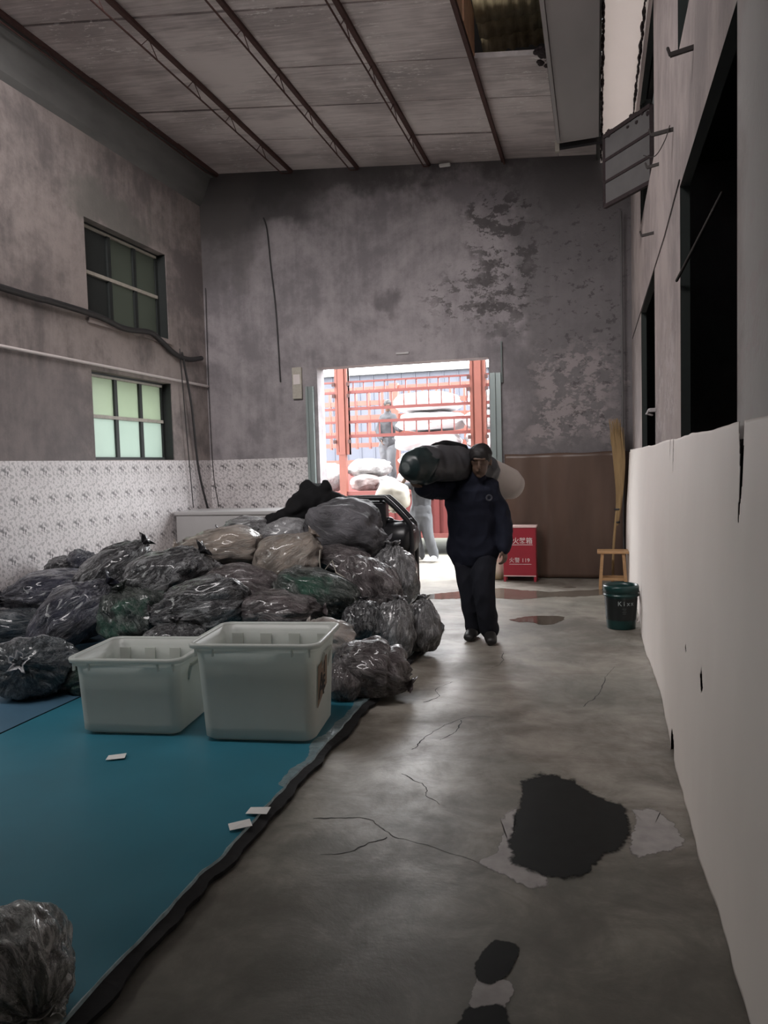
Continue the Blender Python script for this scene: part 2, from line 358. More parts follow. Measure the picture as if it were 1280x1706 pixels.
WIN = [(7.6, 9.3, 3.3, 4.42), (7.6, 9.3, 1.7, 2.72), (1.2, 3.9, 1.7, 2.8)]  # last opening belongs to the added window for the mat's fill light
grid_wall('wall_left', M['wall_left'], 'x', [YF, 1.2, 3.9, 7.6, 9.3, YB], [0, 1.7, 2.72, 2.8, 3.3, 4.42, 6.6], WIN, -.4, lambda u, z, t: (XL+t, u, z))
ROP = [(2.77, 4.52, 1.1, 3.0), (6.4, 8.23, 1.1, 3.0), (2.9, 4.59, 3.72, 4.95), (6.34, 8.19, 3.85, 5.0)]
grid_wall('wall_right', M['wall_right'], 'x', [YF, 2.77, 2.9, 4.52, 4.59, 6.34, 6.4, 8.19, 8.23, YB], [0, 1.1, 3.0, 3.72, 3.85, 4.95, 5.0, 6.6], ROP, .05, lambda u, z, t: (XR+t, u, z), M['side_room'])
struct(MB().box(XL-.4, 3.2, YF-.2, YF, 0, 6.6).build('wall_front', M['dark_plaster']))
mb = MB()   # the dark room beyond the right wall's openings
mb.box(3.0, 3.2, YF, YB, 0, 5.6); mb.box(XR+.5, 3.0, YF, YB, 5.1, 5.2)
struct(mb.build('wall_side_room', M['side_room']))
struct(MB().box(XL-.4, 3.2, YF-.2, YB+.28, -.2, 0).build('floor', M['floor']))
# ceiling boards between the purlins, with a broken hole and an added out-of-view opening for the roof fill lamp
PUR = [-5.2, -4.06, -3.09, -2.1, -1.12]
xs = [XL-.05]+PUR+[-.42, .085]; ysm = [YF, -2, -1, 0, 1, 2, 2.62, 3.8, 4.8, 5.6, 6.63, 7.66, 8.53, 9.43, YB+.02]
random.seed(5); mb = MB()
for i in range(len(xs)-1):
    for j in range(len(ysm)-1):
        x0, x1, y0, y1 = xs[i], xs[i+1], ysm[j], ysm[j+1]
        if x0 >= -5.21 and x1 <= -1.11 and y0 >= 2.6 and y1 <= 5.61: continue
        if abs(x0+1.12) < .01 and 5.5 < y0 and y1 < 7.7: continue
        g = .015; dz = random.uniform(-.008, .008); k = .06*(1 if j > 8 else 0)
        ya0, ya1 = y0+g, y1-g
        sk = lambda x: (k*(x+1.1) if j > 8 and j < len(ysm)-2 else 0)
        s0 = lambda x: (k*(x+1.1) if j > 9 else 0)
        c = [(x0+.002, ya0+s0(x0), zc(x0)+dz), (x1-.002, ya0+s0(x1), zc(x1)+dz), (x1-.002, ya1+sk(x1), zc(x1)+dz-.004), (x0+.002, ya1+sk(x0), zc(x0)+dz-.004)]
        mb.hexa(c+[(p[0], p[1], p[2]+.05) for p in c])
struct(mb.build('ceiling', M['ceiling']))
mb = MB()   # the roof itself, an added box around the roof fill lamp, dark above the boards
mb.box(XL-.4, .04, YF-.2, 2.55, 6.1, 6.2); mb.box(.5, 3.2, YF-.2, 2.55, 6.1, 6.2); mb.box(XL-.4, .04, 5.65, YB+.3, 6.25, 6.35); mb.box(.5, 3.2, 5.65, YB+.3, 6.25, 6.35); mb.box(-.9, .04, 2.55, 5.65, 6.1, 6.2); mb.box(.5, 3.2, 2.55, 5.65, 6.1, 6.2); mb.box(.04, .09, YF, YB+.3, 5.3, 6.3); mb.box(.53, .58, YF, YB+.3, 5.1, 6.3); mb.box(XL-.4, -5.0, 2.55, 5.65, 6.1, 6.2)
mb.box(-5.1, -.9, 2.55, 5.7, 7.1, 7.2); mb.box(-5.1, -5.0, 2.55, 5.65, 5.6, 7.1); mb.box(-1.0, -.9, 2.55, 5.65, 5.4, 7.1)
mb.box(-5.1, -.9, 2.5, 2.58, 5.4, 7.1); mb.box(-5.1, -.9, 5.6, 5.68, 6.25, 7.1)
struct(mb.build('roof', M['dark_plaster']))
# broken ragged edges at the hole, boards and wavy sheets seen through it
t = empty('timber_board', (-1.12, 6.7, 5.47), 'orange-brown board standing upright along the left side of the ceiling hole', 'board')
MB().box(-.02, .015, -1.1, .34, 0, .42).build('face_board', M['plank'], t)
MB().box(-.02, .03, .352, .98, .0, .41).build('face_board', M['plank'], t)
for i, (y, lab) in enumerate([(7.72, 'mossy wavy roofing sheet, topmost of three seen through the ceiling hole'), (7.97, 'mossy wavy roofing sheet, middle of three seen through the ceiling hole'), (8.22, 'mossy wavy roofing sheet, lowest of three seen through the ceiling hole')]):
    mb = MB(); n = 60; v = []; x0, x1 = -1.08, -.1
    for q in range(n+1):
        x = x0+(x1-x0)*q/n; bow = .05*math.cos((q/n-.4)*2.4)+.012*math.sin(q*1.3)+.008*NZ.noise(Vector((q*.6, i, 0)))
        for (dy, z) in ((-.26, 5.92-.02*i), (-.01, 5.83-.02*i), (.0, 5.79-.02*i), (-.26, 5.88-.02*i)): v.append((x, y+dy-bow+.04, z+.02*math.sin(q*.9)*.5))
    f = [(a*4+b, a*4+(b+1) % 4, a*4+4+(b+1) % 4, a*4+4+b) for a in range(n) for b in range(4)]
    tag(mb.add(v, f).build('roof_sheet', M['tile'], None, True), lab, 'roof sheet', 'roof sheets in the ceiling hole')
mb = MB(); random.seed(8)   # torn black board edge at the hole's right corner
for q in range(26):
    a = random.random(); x = -.42-.16*a*random.random(); y = 7.62+.32*random.random()*(1-a*.4)
    mb.ell((x, y, 5.395+.02*random.random()), (.035, .045, .02), 6)
tag(mb.build('torn_board_edge', M['foam_dark']), 'black torn foam lump at the right corner of the ceiling hole', 'foam')
# purlins: two chords and a zigzag web each
words = ['rusty roof purlin nearest the left wall', 'rusty roof purlin second from the left wall', 'rusty roof purlin in the middle of the five', 'rusty roof purlin next to the one at the ceiling hole', 'rusty solid roof purlin bordering the ceiling hole']
for i, x in enumerate(PUR):
    t = empty('roof_purlin', (x, YB, zc(x)), words[i], 'purlin', 'roof purlins under the ceiling boards'); y0, y1 = -4.55, -.01
    MB().bar((0, y0, -.022), (0, y1, -.022), .045, .04).build('top_chord', M['rust'], t)
    if i < 4:
        lo = -.17 if i else -.10
        MB().tube([(0, y0, lo), (0, -.35, lo), (0, -.02, -.05)], .009, 6).build('bottom_chord', M['rust'], t)
        mb = MB(); n = 5; st = (y1-y0-.3)/n; zz = []
        for k in range(n): q = y0+st*k; zz += [(0, q, lo), (0, q+st*.16, -.04), (0, q+st*.34, lo)]
        mb.tube(zz, .005, 5)
        mb.build('zigzag_web', M['rust'], t)
    else:
        MB().bar((.015, y0, -.05), (.015, y1, -.05), .02, .04).build('bottom_chord', M['rust'], t)
# ledge beam along the left wall and its lower step
mb = MB(); mb.hexa([(XL, YF, 5.36), (XL+.05, YF, 5.42), (XL+.05, YB, 5.42), (XL, YB, 5.36), (XL, YF, 5.86), (XL+.22, YF, 5.82), (XL+.22, YB, 5.82), (XL, YB, 5.86)])
mb.box(XL+.1, XL+.24, YF, YB, 5.74, 5.80)
struct(mb.build('trim_1', M['beam']))
# grey duct, white strip and dark foam seams on the right of the ceiling
t = empty('air_duct', (-.14, 9.2, 5.15), 'long grey sheet duct hung under the ceiling along the right side', 'duct')
MB().box(-.21, .205, -12.0, 0, 0, .06).build('bottom_panel', M['duct'], t)
MB().box(-.25, -.215, -12.0, -.02, -.02, .24).build('side_flange', M['duct'], t)
MB().box(.17, .205, -12, 0, .06, .2).build('side_flange', M['duct'], t)
MB().bar((-.25, .06, -.03), (.26, .1, -.0), .07, .05).build('end_bracket', M['black_metal'], t)
MB().bar((-.25, .05, .03), (-.25, .05, -.09), .05, .06).build('end_clip', M['frame_pale'], t)
struct(MB().box(.09, XR, YF, 10.28, 5.25, 5.29).build('trim_2', M['skylight']))
random.seed(3); 
def ragged(x, z, name, lab, y1):
    mb = MB(); y = -1.0
    while y < y1:
        s = random.uniform(.05, .13); w = random.uniform(.008, .02)
        mb.ell((x+random.uniform(-.006, .006), y, z-.006), (w, s*.8, .018), 6); y += s
    tag(mb.build(name, M['foam_dark'], None, True), lab, 'foam')
ragged(.098, 5.25, 'foam_seam', 'dark ragged foam seam between the grey duct and the white ceiling strip', 10.2)
ragged(.425, 5.25, 'foam_seam', 'dark ragged foam seam where the white ceiling strip meets the right wall', 9.9)
# wallpaper wainscot
struct(MB().box(XL, XL+.006, YF, YB, 0, 1.69).build('trim_3', M['wallpaper']))
struct(MB().box(XL, -3.93, YB-.006, YB, 0, 1.69).build('trim_4', M['wallpaper']))
# left windows
def left_window(idx, z0, z1, mats, dark_first):
    t = empty(f'window_{idx}', (-5.64, 8.45, z0)); struct(t); h = z1-z0; w = 1.7
    fr = MB(); fr.box(-.03, .03, -w/2, w/2, 0, .035); fr.box(-.03, .03, -w/2, w/2, h-.035, h)
    fr.box(-.03, .03, -w/2, -w/2+.04, 0, h); fr.box(-.1, .02, w/2-.07, w/2, 0, h); fr.box(.0, .13, w/2-.012, w/2-.001, 0, h)
    fr.build('frame', M['frame_dark'], t)
    cols = [-w/2, -.24, .29, w/2]; hb = h*.5
    for q in cols[1:3]: MB().box(-.03, .028, q-.03, q+.03, 0, h).build('mullion', M['frame_dark'], t)
    MB().box(-.02, .034, -w/2, w/2-.06, hb-.02, hb+.02).build('transom', M['frame_pale'], t)
    MB().box(-.02, .034, -w/2, w/2-.06, h-.05, h-.025).build('top_bar', M['frame_pale'], t)
    for k in range(3):
        for r_, (a, b) in enumerate(((.03, hb-.02), (hb+.02, h-.03))):
            m = M['frame_dark'] if (dark_first and k == 0) else mats[r_]
            MB().box(-.008, 0, cols[k]+.01, cols[k+1]-.01, a, b).build('pane', m, t)
    return t
left_window(1, 3.3, 4.42, (M['pane_dark'], M['pane_dark']), True)
left_window(2, 1.7, 2.72, (M['pane_bright_low'], M['pane_bright']), False)
struct(MB().box(XL-.13, XL+.03, 7.57, 9.33, 3.24, 3.3).build('trim_5', M['wall_left']))
t = empty('window_4', (-5.64, 2.55, 1.7)); struct(t)  # window added out of view, to go with the mat's fill light
for k in range(4): MB().box(-.03, .03, -1.35+.88*k, -1.29+.88*k, 0, 1.1).build('mullion', M['frame_dark'], t)
MB().box(-.006, 0, -1.35, 1.35, 0, 1.1).build('pane', M['pane_bright_low'], t)
# tilted open sash in the right wall's upper opening
t = empty('window_3', (.49, 7.2, 3.93)); struct(t)
hx, hy = .0, .0; ex, ey = -.385, .55; d = Vector((ex, ey, 0)); L_ = d.length
sash = MB(); P = lambda s, z, o=0: Vector((0, 0, 0))+d*s+Vector((ey, -ex, 0)).normalized()*o+Vector((0, 0, z))
for a, b in (((0, 0), (1, 0)), ((0, .64), (1, .64)), ((1, 0), (1, .64)), ((0, 0), (0, .64))): sash.bar(P(*a), P(*b), .035, .035)
sash.build('sash_frame', M['foam_dark'], t)
for z in (.22, .42): MB().bar(P(0, z), P(1, z), .024, .026).build('glazing_bar', M['foam_dark'], t)
random.seed(4); mb = MB()
for k in range(26): q = random.random(); mb.ell(P(q, .645+random.uniform(-.02, .02)-.05*(random.random() > .9)), (.02, .025, random.uniform(.012, .03)), 6)
mb.build('crusted_edge', M['foam_dark'], t, True)
for a, b in ((.01, .21), (.23, .41), (.43, .63)):
    mb = MB(); mb.hexa([P(.03, a, -.004), P(.97, a, -.004), P(.97, a, .004), P(.03, a, .004), P(.03, b, -.004), P(.97, b, -.004), P(.97, b, .004), P(.03, b, .004)]); mb.build('pane', M['board_grey'], t)
mb = MB(); mb.box(-.02, .06, -.9, 1.0, -.06, -.02); mb.box(-.02, .06, 1.0-.05, 1.0, -.05, 1.1); mb.box(.1, .16, -.9, 1.0, .5, 1.1); mb.build('frame', M['frame_dark'], t)
# door surround: galvanised posts, thin pipe, lintel
t = empty('door_1', (-2.57, YB, 0)); struct(t)
mb = MB(); mb.box(-1.36, -1.26, -.06, 0, 0, 2.68); mb.box(-1.36, -1.33, -.09, -.06, 0, 2.68); mb.build('jamb_post', M['galv'], t)
mb = MB(); mb.box(1.23, 1.37, -.06, 0, 0, 2.72); mb.box(1.27, 1.30, -.09, -.06, 0, 2.72); mb.build('jamb_post', M['galv'], t)
MB().tube([(1.385, -.03, 2.6), (1.385, -.03, 3.12)], .012, 8).build('track_pipe', M['galv'], t)
MB().box(-.05, .13, -.02, 0, 3.05, 3.075).build('lintel_mark', M['duct'], t)
# ------------------------------------------------------------------ outside: yard, far building, truck
struct(MB().box(-40, 40, YB+.28, 12.9, -.3, -.012).build('ground', M['outside_ground']))
struct(MB().box(-40, 40, 12.9, 60, -.3, -.015).build('ground_dirt', M['dirt']))
struct(MB().box(-40, XL-.4, -20, YB+.28, -.3, -.012).build('ground_side', M['outside_ground']))
t = empty('warehouse', (-8, 26, 0), 'long blue-grey clad building far behind the red truck', 'building')
MB().box(-14, 14, 0, 6, 0, 4.7).build('wall', M['far_wall'], t)
mb = MB(); [mb.box(-14+.5*k, -13.96+.5*k, -.03, 0, 0, 4.7) for k in range(56)]; mb.build('cladding_rib', M['far_wall'], t)
MB().box(-14.2, 14.2, -.2, 6.2, 4.7, 4.85).build('roof', M['bale'], t)
TR = empty('stake_truck', (-3, 13, 0), 'red stake-sided truck parked across the doorway, loaded with white bales', 'truck')
mb = MB(); mb.box(-4.5, 3.0, .0, 2.7, .92, 1.03); mb.build('bed_floor', M['truck_red_dark'], TR)
mb = MB(); x = -4.5
while x < 3.0:
    mb.hexa([(x, -.02, .32), (x+.09, -.02, .32), (x+.075, .02, .32), (x+.015, .02, .32), (x, -.02, 1.02), (x+.09, -.02, 1.02), (x+.075, .02, 1.02), (x+.015, .02, 1.02)]); x += .16
mb.box(-4.5, 3.0, .0, .03, .3, 1.03); mb.build('side_board', M['truck_red_dark'], TR)
mb = MB(); mb.box(-4.5, 3, -.05, .05, 1.03, 1.10); mb.build('top_rail', M['truck_red'], TR)
MB().box(-4.5, 3, -.05, .05, .27, .35).build('bottom_rail', M['truck_red'], TR)
for xc, w0, w1 in ((-1.31, .12, .24), (1.10, .13, .27)):
    p = MB().box(xc-w0/2-.01, xc+w0/2-.01, -.08, .04, .9, 1.8).build('stake_post', M['truck_orange'], TR)
    mb = MB(); mb.box(xc-w1/2, xc-w1/2+.05, -.07, .05, 1.75, 3.55); mb.box(xc+w1/2-.05, xc+w1/2, -.07, .05, 1.75, 3.55); mb.box(xc-.055, xc+.055, -.09, .06, 1.75, 3.55); mb.build('upright', M['truck_orange'], p)
    MB().box(xc-w1/2, xc+w1/2, -.05, .04, 1.75, 3.5).build('post_plate', M['truck_orange'], p)
    for z in (1.95, 2.75, 2.95):
        for sx in (-1, 1): MB().box(xc+sx*(w1/2+.015)-.025, xc+sx*(w1/2+.015)+.025, -.1, -.06, z, z+.06).build('latch', M['rust'], p)
for z, h in ((3.02, .03), (2.84, .05), (2.55, .05), (2.32, .05), (2.07, .055)): MB().box(-1.2, 3.0, -.03, .02, z-h/2, z+h/2).build('side_rail', M['truck_red'], TR)
for z, h in ((3.02, .03), (2.84, .04), (2.55, .04), (2.32, .04), (2.07, .05)): MB().box(-4.5, -1.42, -.03, .02, z-h/2, z+h/2).build('side_rail', M['truck_red'], TR)
for za, zb, st, o in ((2.84, 3.02, .19, .1), (2.55, 2.84, .22, .13), (2.07, 2.32, .22, .12)):
    x = -1.2+o
    while x < .95: MB().box(x-.009, x+.009, -.02, .01, za, zb).build('rail_spindle', M['truck_red'], TR); x += st
# far side of the bed: denser lattice
mb = MB(); mb.box(-4.5, 3, 2.64, 2.68, 1.03, 1.55); mb.build('far_side_board', M['truck_red'], TR)
for z, h in ((1.62, .1), (1.98, .09), (2.22, .09), (2.55, .12), (2.86, .1), (3.16, .08)): MB().box(-4.5, 3.0, 2.63, 2.69, z-h/2, z+h/2).build('far_rail', M['truck_orange'], TR)
mb = MB(); x = -4.5
while x < 3: mb.box(x-.02, x+.02, 2.62, 2.7, 1.9, 3.16); x += .29
mb.build('far_spindle', M['truck_orange'], TR)
for x in (-3.3, -1.05, 1.6): MB().box(x-.09, x+.09, 2.58, 2.74, 1.0, 3.24).build('far_post', M['truck_orange'], TR)
for x in (-3.9, -2.7, 2.6):
    for y in (.35, 2.3):
        o = MB(); o.lathe([(0.02, -.13), (.28, -.13), (.44, -.11), (.47, -.05), (.47, .05), (.44, .11), (.28, .13), (.02, .13)], n=28)
        w = o.build('wheel', M['tyre'], TR, True, loc=(x, y, .46)); w.rotation_euler = (R(90), 0, 0)
MB().tube([(-.2, .9, .42), (1.1, .9, .42)], .24, 20).build('fuel_tank', M['tyre'], TR, True)
MB().box(-4.5, 3, .9, 1.1, .7, .93).build('chassis_beam', M['tyre'], TR); MB().box(-4.5, 3, 1.7, 1.9, .7, .93).build('chassis_beam', M['tyre'], TR)
# ------------------------------------------------------------------ stuffed plastic bags
def bagmat(name, content, film, milk=.25, rough=.22, green=None, coat=.6):
    n = NT(name); o = n.co(src='Generated'); ob = n.co()
    at = n.n.new('ShaderNodeAttribute'); at.attribute_name = 'flow'; fv = at.outputs['Vector']
    w = n.noise(fv, 2.6, 5, .6, .9); fine = n.noise(fv, 10, 6, .62, 1.0)
    c = n.mix(n.rng(n.noise(ob, 4, 3), .35, .65), tuple(x*.6 for x in content), tuple(x*1.5 for x in content))
    if green: c = n.mix(n.rng(n.noise(n.co((1, 1, 1), (7, 3, 4)), 3.2, 3), .5, .62), c, green)
    crest_glint = n.rng(n.math('ABSOLUTE', n.math('SUBTRACT', fine, .5)), .0, .032, 1., 0.)  # pale streaks along the folds: glints painted in the film colour
    c = n.mix(n.mul(n.rng(w, .50, .66), milk*1.6), c, film); c = n.mix(n.mul(crest_glint, n.rng(w, .38, .54), min(1, milk*2.4)), c, film)
    n.base(c).rough(n.rng(fine, .3, .7, rough, rough+.2)); n.p.inputs['Specular IOR Level'].default_value = .6
    n.p.inputs['Coat Weight'].default_value = coat; n.p.inputs['Coat Roughness'].default_value = .12
    ridge = n.math('ABSOLUTE', n.math('SUBTRACT', fine, .5)); r2 = n.math('ABSOLUTE', n.math('SUBTRACT', w, .5))
    n.bump(n.math('ADD', n.mul(ridge, .5), n.mul(r2, 1.)), .95, .045); return n.m
BM = {'black': bagmat('bag_black', (.018, .018, .021), (.46, .47, .48), .34), 'blackgreen': bagmat('bag_green', (.016, .026, .022), (.40, .43, .41), .2, green=(.02, .085, .055)),
      'mauve': bagmat('bag_mauve', (.075, .062, .064), (.46, .43, .43), .3), 'grey': bagmat('bag_grey', (.10, .097, .107), (.2, .2, .21), .10, .5, coat=.05),
      'silver': bagmat('bag_silver', (.12, .118, .122), (.55, .55, .56), .5), 'pale': bagmat('bag_pale', (.40, .35, .32), (.60, .58, .56), .35, .3), 'beige': bagmat('bag_beige', (.28, .235, .20), (.50, .47, .43), .35, .3),
      'film': bagmat('bag_film', (.26, .26, .27), (.58, .58, .6), .5), 'clear': bagmat('bag_clear', (.22, .225, .21), (.78, .77, .75), 1.), 'teal': bagmat('bag_teal', (.012, .022, .03), (.44, .47, .49), .22), 'navy': bagmat('bag_navy', (.018, .02, .036), (.42, .43, .47), .25),
      'white': bagmat('bag_white', (.34, .335, .33), (.45, .45, .45), .3, .4), 'whitepink': bagmat('bag_whitepink', (.26, .205, .19), (.36, .32, .31), .4, .4)}
ICO = {}
def ico(n):
    if n not in ICO:
        import bmesh
        bm = bmesh.new(); bmesh.ops.create_icosphere(bm, subdivisions=n, radius=1); ICO[n] = ([v.co.copy() for v in bm.verts], [[v.index for v in f.verts] for f in bm.faces]); bm.free()
    return ICO[n]
def bag(c, r, mat, label, seed, neck=(0, 0, 1), ang=0, yaw=None, floor=None, sub=5, group='bags in the big heap', name='clothing_bag', cat='bag', knot=True, fold=1., crease=None, box=2.6):
    """a stuffed, tied plastic bag: sagging ellipsoid with folds that run into the tied neck"""
    V, Fc = ico(sub); N = Vector(neck).normalized(); A = N.orthogonal().normalized(); B = N.cross(A); o = Vector((seed*5.3, seed*2.1, seed*1.7))
    if yaw is None: yaw = math.atan2(-c[0], c[1])*.9
    rot = (Euler((0, 0, yaw)).to_matrix() @ Euler((0, R(ang), 0)).to_matrix()); rr = (r[0]+r[1]+r[2])/3; out = []; flow = []
    for p in V:
        ct = max(-1, min(1, p.dot(N))); th = math.acos(ct); ph = math.atan2(p.dot(B), p.dot(A))
        s = 1+.15*NZ.noise(p*1.4+o)+.09*NZ.noise(p*2.9+o)
        w = NZ.noise(p*2.2+o*1.3)*1.7
        e = math.exp(-(th/.85)**2)+.18
        s -= fold*.075*e*(abs(math.sin(7*ph+w*2+seed))+.6*abs(math.sin(12.5*ph-w*3)))-.05*e
        rad = math.sin(th)*.55+.45; fl = Vector((math.cos(ph)*rad*2.6, math.sin(ph)*rad*2.6, th*.75))+o+Vector((1, .6, .3))*w*.38
        s += fold*(.050*(.4-2*abs(NZ.noise(fl*1.25)))+.030*(.4-2*abs(NZ.noise(fl*3.1+o))*.6))
        s += fold*.006*(.5-2*abs(NZ.noise(p*6+o)))
        if th < .5: s += .10*(1-th/.5)
        if crease: s -= .12*math.exp(-((p.x-crease)/.06)**2)
        sq = (abs(p.x)**box+abs(p.y)**box+abs(p.z)**box)**(-1/box)
        P_ = p*s*(.35+.65*sq*1.0); P_ = Vector((P_.x*r[0], P_.y*r[1], P_.z*r[2]))
        if P_.z < 0: P_.z *= .94
        P_ = rot @ P_
        if floor is not None and c[2]+P_.z < floor: P_.z = floor-c[2]+.12*max(-.02, (c[2]+P_.z-floor)*.02); 
        out.append(P_); flow.append(fl)
    mb = MB(); mb.add(out, Fc); body = mb.build(name, BM[mat] if isinstance(mat, str) else mat, None, True); body.location = c
    at = body.data.attributes.new('flow', 'FLOAT_VECTOR', 'POINT'); at.data.foreach_set('vector', [x for q in flow for x in q])
    tag(body, label, cat, group)
    if knot:
        tip = rot @ Vector((N.x*r[0], N.y*r[1], N.z*r[2])); d = tip.normalized(); a = d.orthogonal().normalized(); b = d.cross(a)
        k = MB(); n = 26; v = []; sz = .30*rr
        for i, (h, w_) in enumerate(((-.5, .55), (-.1, .22), (.1, .14), (.3, .26), (.62, .62), (.8, .8))):
            for q in range(n):
                t_ = 2*math.pi*q/n; w2 = w_*(1+(.35 if i > 2 else .15)*math.sin(5*t_+seed)+.2*math.sin(9*t_+seed*2))
                v.append(tip+d*sz*(h+.12*math.sin(3*t_+seed)*(i > 3))+(a*math.cos(t_)+b*math.sin(t_))*sz*w2)
        if floor is not None: v = [Vector((p.x, p.y, max(p.z, floor-c[2]+.004))) for p in v]
        f = [(i*n+q, i*n+(q+1) % n, (i+1)*n+(q+1) % n, (i+1)*n+q) for i in range(5) for q in range(n)]
        kk = k.add(v, f).build('tied_neck', BM['film'] if 'white knot' in label else body.data.materials[0], body, True)
        sm = kk.modifiers.new('t', 'SOLIDIFY'); sm.thickness = .002
    return body
MZ = .045
HEAP = [
 # centre, radii, colour, neck, tilt, label
 ((-1.467, 4.85, .19), (.25, .24, .20), 'mauve', (1, -.2, -.35), 5, 'brown-mauve bag with a crease, lying on the mat edge right of the tubs', .5),
 ((-1.60, 4.66, .15), (.12, .14, .13), 'mauve', (0, .5, 1), 0, 'small mauve bag squeezed between the front tub and the creased bag', None),
 ((-1.547, 5.80, .24), (.17, .17, .235), 'silver', (.2, 0, 1), 0, 'upright grey bag on the right side of the heap, behind the creased bag', None),
 ((-1.368, 6.0, .23), (.15, .16, .22), 'silver', (.1, 0, 1), 0, 'silvery wrinkled bag at the right end of the mat, outermost of the heap', None),
 ((-1.78, 5.72, .32), (.17, .16, .155), 'black', (0, .3, 1), 0, 'small black bag below the green one, right of the heap', None),
 ((-1.93, 5.30, .27), (.21, .17, .15), 'pale', (-.6, -.4, .6), 10, 'pale pinkish bag peeking out behind the front tub rim', None),
 ((-2.45, 5.62, .42), (.32, .26, .155), 'mauve', (1, 0, 0), 3, 'mauve bag with radiating folds right behind the front tub', None),
 ((-2.99, 5.40, .47), (.35, .27, .235), 'black', (-1, 0, .1), -10, 'round black bag with crinkled film directly above the rear tub rim', None),
 ((-3.62, 5.45, .37), (.30, .25, .23), 'blackgreen', (-.4, 0, 1), 0, 'dark bag behind the left tub, under the topmost crinkled bag', None),
 ((-2.94, 5.98, .55), (.33, .25, .18), 'mauve', (1, 0, -.2), 8, 'flat mauve bag in the middle of the heap, beneath the two pale bags', None),
 ((-2.24, 5.95, .49), (.38, .28, .21), 'blackgreen', (1, -.1, -.2), 20, 'dark green bag with its tied end pointing right, middle of the heap', None),
 ((-1.94, 6.40, .50), (.31, .27, .24), 'mauve', (1, -.2, -.5), 35, 'dark bag with a torn white spot behind the dark green bag', None),
 ((-1.83, 6.85, .47), (.23, .24, .31), 'silver', (-.2, 0, 1), 10, 'tall silver-grey crinkled bag on the doorway side of the heap', None),
 ((-3.60, 5.90, .64), (.38, .3, .23), 'black', (.8, 0, .7), -8, 'big crinkled black bag on top of the left half of the heap', None),
 ((-4.39, 6.30, .60), (.39, .28, .245), 'black', (.9, 0, .6), -25, 'long black bag sloping up behind the big crinkled one', None),
 ((-3.39, 6.50, .81), (.37, .29, .20), 'beige', (-1, 0, .2), -5, 'translucent beige bag of light clothes, left of the two pale ones', None),
 ((-2.68, 6.40, .74), (.31, .27, .21), 'beige', (.7, 0, .7), -10, 'translucent beige bag of light clothes, right of the two pale ones', None),
 ((-2.38, 7.10, .92), (.38, .34, .31), 'grey', (1, -.1, -.4), 0, 'large smooth dark grey bag at the top of the heap by the generator', None),
 ((-3.46, 7.20, .93), (.26, .25, .14), 'silver', (-1, 0, 0), 0, 'black and silver striped bag on top, in front of the pale chest', None),
 ((-2.95, 6.95, .90), (.25, .22, .15), 'film', (-.6, 0, .5), -15, 'clear grey film bag under the black jacket at the top', None),
 ((-2.26, 6.75, .65), (.28, .25, .16), 'mauve', (1, 0, 0), 15, 'dark bag squashed under the large grey bag', None),
 ((-3.49, 6.36, .69), (.25, .22, .16), 'silver', (1, 0, .2), 10, 'silvery fringed bag under the left pale bag', None),
 ((-4.98, 6.15, .42), (.41, .33, .22), 'navy', (-1, 0, .1), -5, 'wide dark bag under smooth film by the flowered wallpaper, left edge', None),
 ((-5.05, 5.55, .20), (.40, .30, .17), 'teal', (-1, 0, .2), 0, 'low dark teal bag at the left edge beneath the wide filmed bag', None),
 ((-4.17, 5.35, .39), (.37, .27, .22), 'navy', (1, 0, .3), -30, 'dark bag leaning diagonally, left of the heap above the knotted bag', None),
 ((-3.72, 4.35, .24), (.27, .25, .21), 'teal', (-.25, -1, .45), 0, 'clear-filmed dark bag with a tied white knot, front left of the heap', None),
 ((-3.40, 4.55, .14), (.20, .18, .12), 'blackgreen', (1, 0, .2), -8, 'flat dark green bag on the mat, just left of the left tub', None),
 ((-3.04, 5.05, .28), (.24, .2, .13), 'black', (0, 0, 1), 0, 'black bag low between the two tubs, mostly hidden', None),
]
for i, (c, r_, m, nk, an, lab, cr) in enumerate(HEAP):
    bag(c, r_, m, lab, i+1, nk, an, floor=MZ if c[1] < 7.05 else .003, crease=cr)
for i, (c, r_) in enumerate([((-2.4, 7.15, .32), (.4, .35, .32)), ((-3.0, 7.1, .40), (.42, .35, .36)), ((-3.6, 6.95, .36), (.4, .35, .36)), ((-2.6, 6.35, .28), (.42, .34, .25)), ((-3.3, 6.15, .25), (.42, .34, .24)), ((-4.0, 6.2, .26), (.4, .34, .24)), ((-4.55, 5.85, .22), (.36, .3, .2)),
                            ((-2.25, 5.55, .18), (.36, .28, .16)), ((-2.85, 5.55, .17), (.34, .26, .15)), ((-3.6, 5.2, .14), (.32, .25, .11)), ((-4.2, 6.85, .3), (.4, .32, .27)), ((-4.95, 6.75, .28), (.36, .3, .26)), ((-2.8, 7.6, .55), (.4, .32, .52)), ((-3.35, 7.55, .42), (.38, .32, .4)), ((-1.85, 6.3, .16), (.3, .28, .14)), ((-2.0, 7.25, .28), (.26, .28, .27)), ((-4.15, 4.95, .16), (.3, .26, .13))]):
    r_ = tuple(q*.76 for q in r_); c = (c[0], c[1], c[2]*.86)
    bag(c, r_, 'black' if i % 3 else 'mauve', 'dark bag buried under the top layer of the heap, mostly hidden', 60+i, (0, 0, 1), 0, floor=MZ if c[1] < 7.05 else .003, sub=4, knot=False, group='buried bags of the heap')
bag((-5.2, 6.62, .60), (.2, .18, .11), 'black', 'fluffy black bundle behind the wide filmed bag, against the wallpaper', 41, floor=None, knot=False, name='cloth_bundle', cat='bundle')
bag((-4.95, 6.6, .63), (.19, .16, .12), 'navy', 'dark navy bundle poking up behind the wide filmed bag', 42, ang=35, knot=False, name='cloth_bundle', cat='bundle')
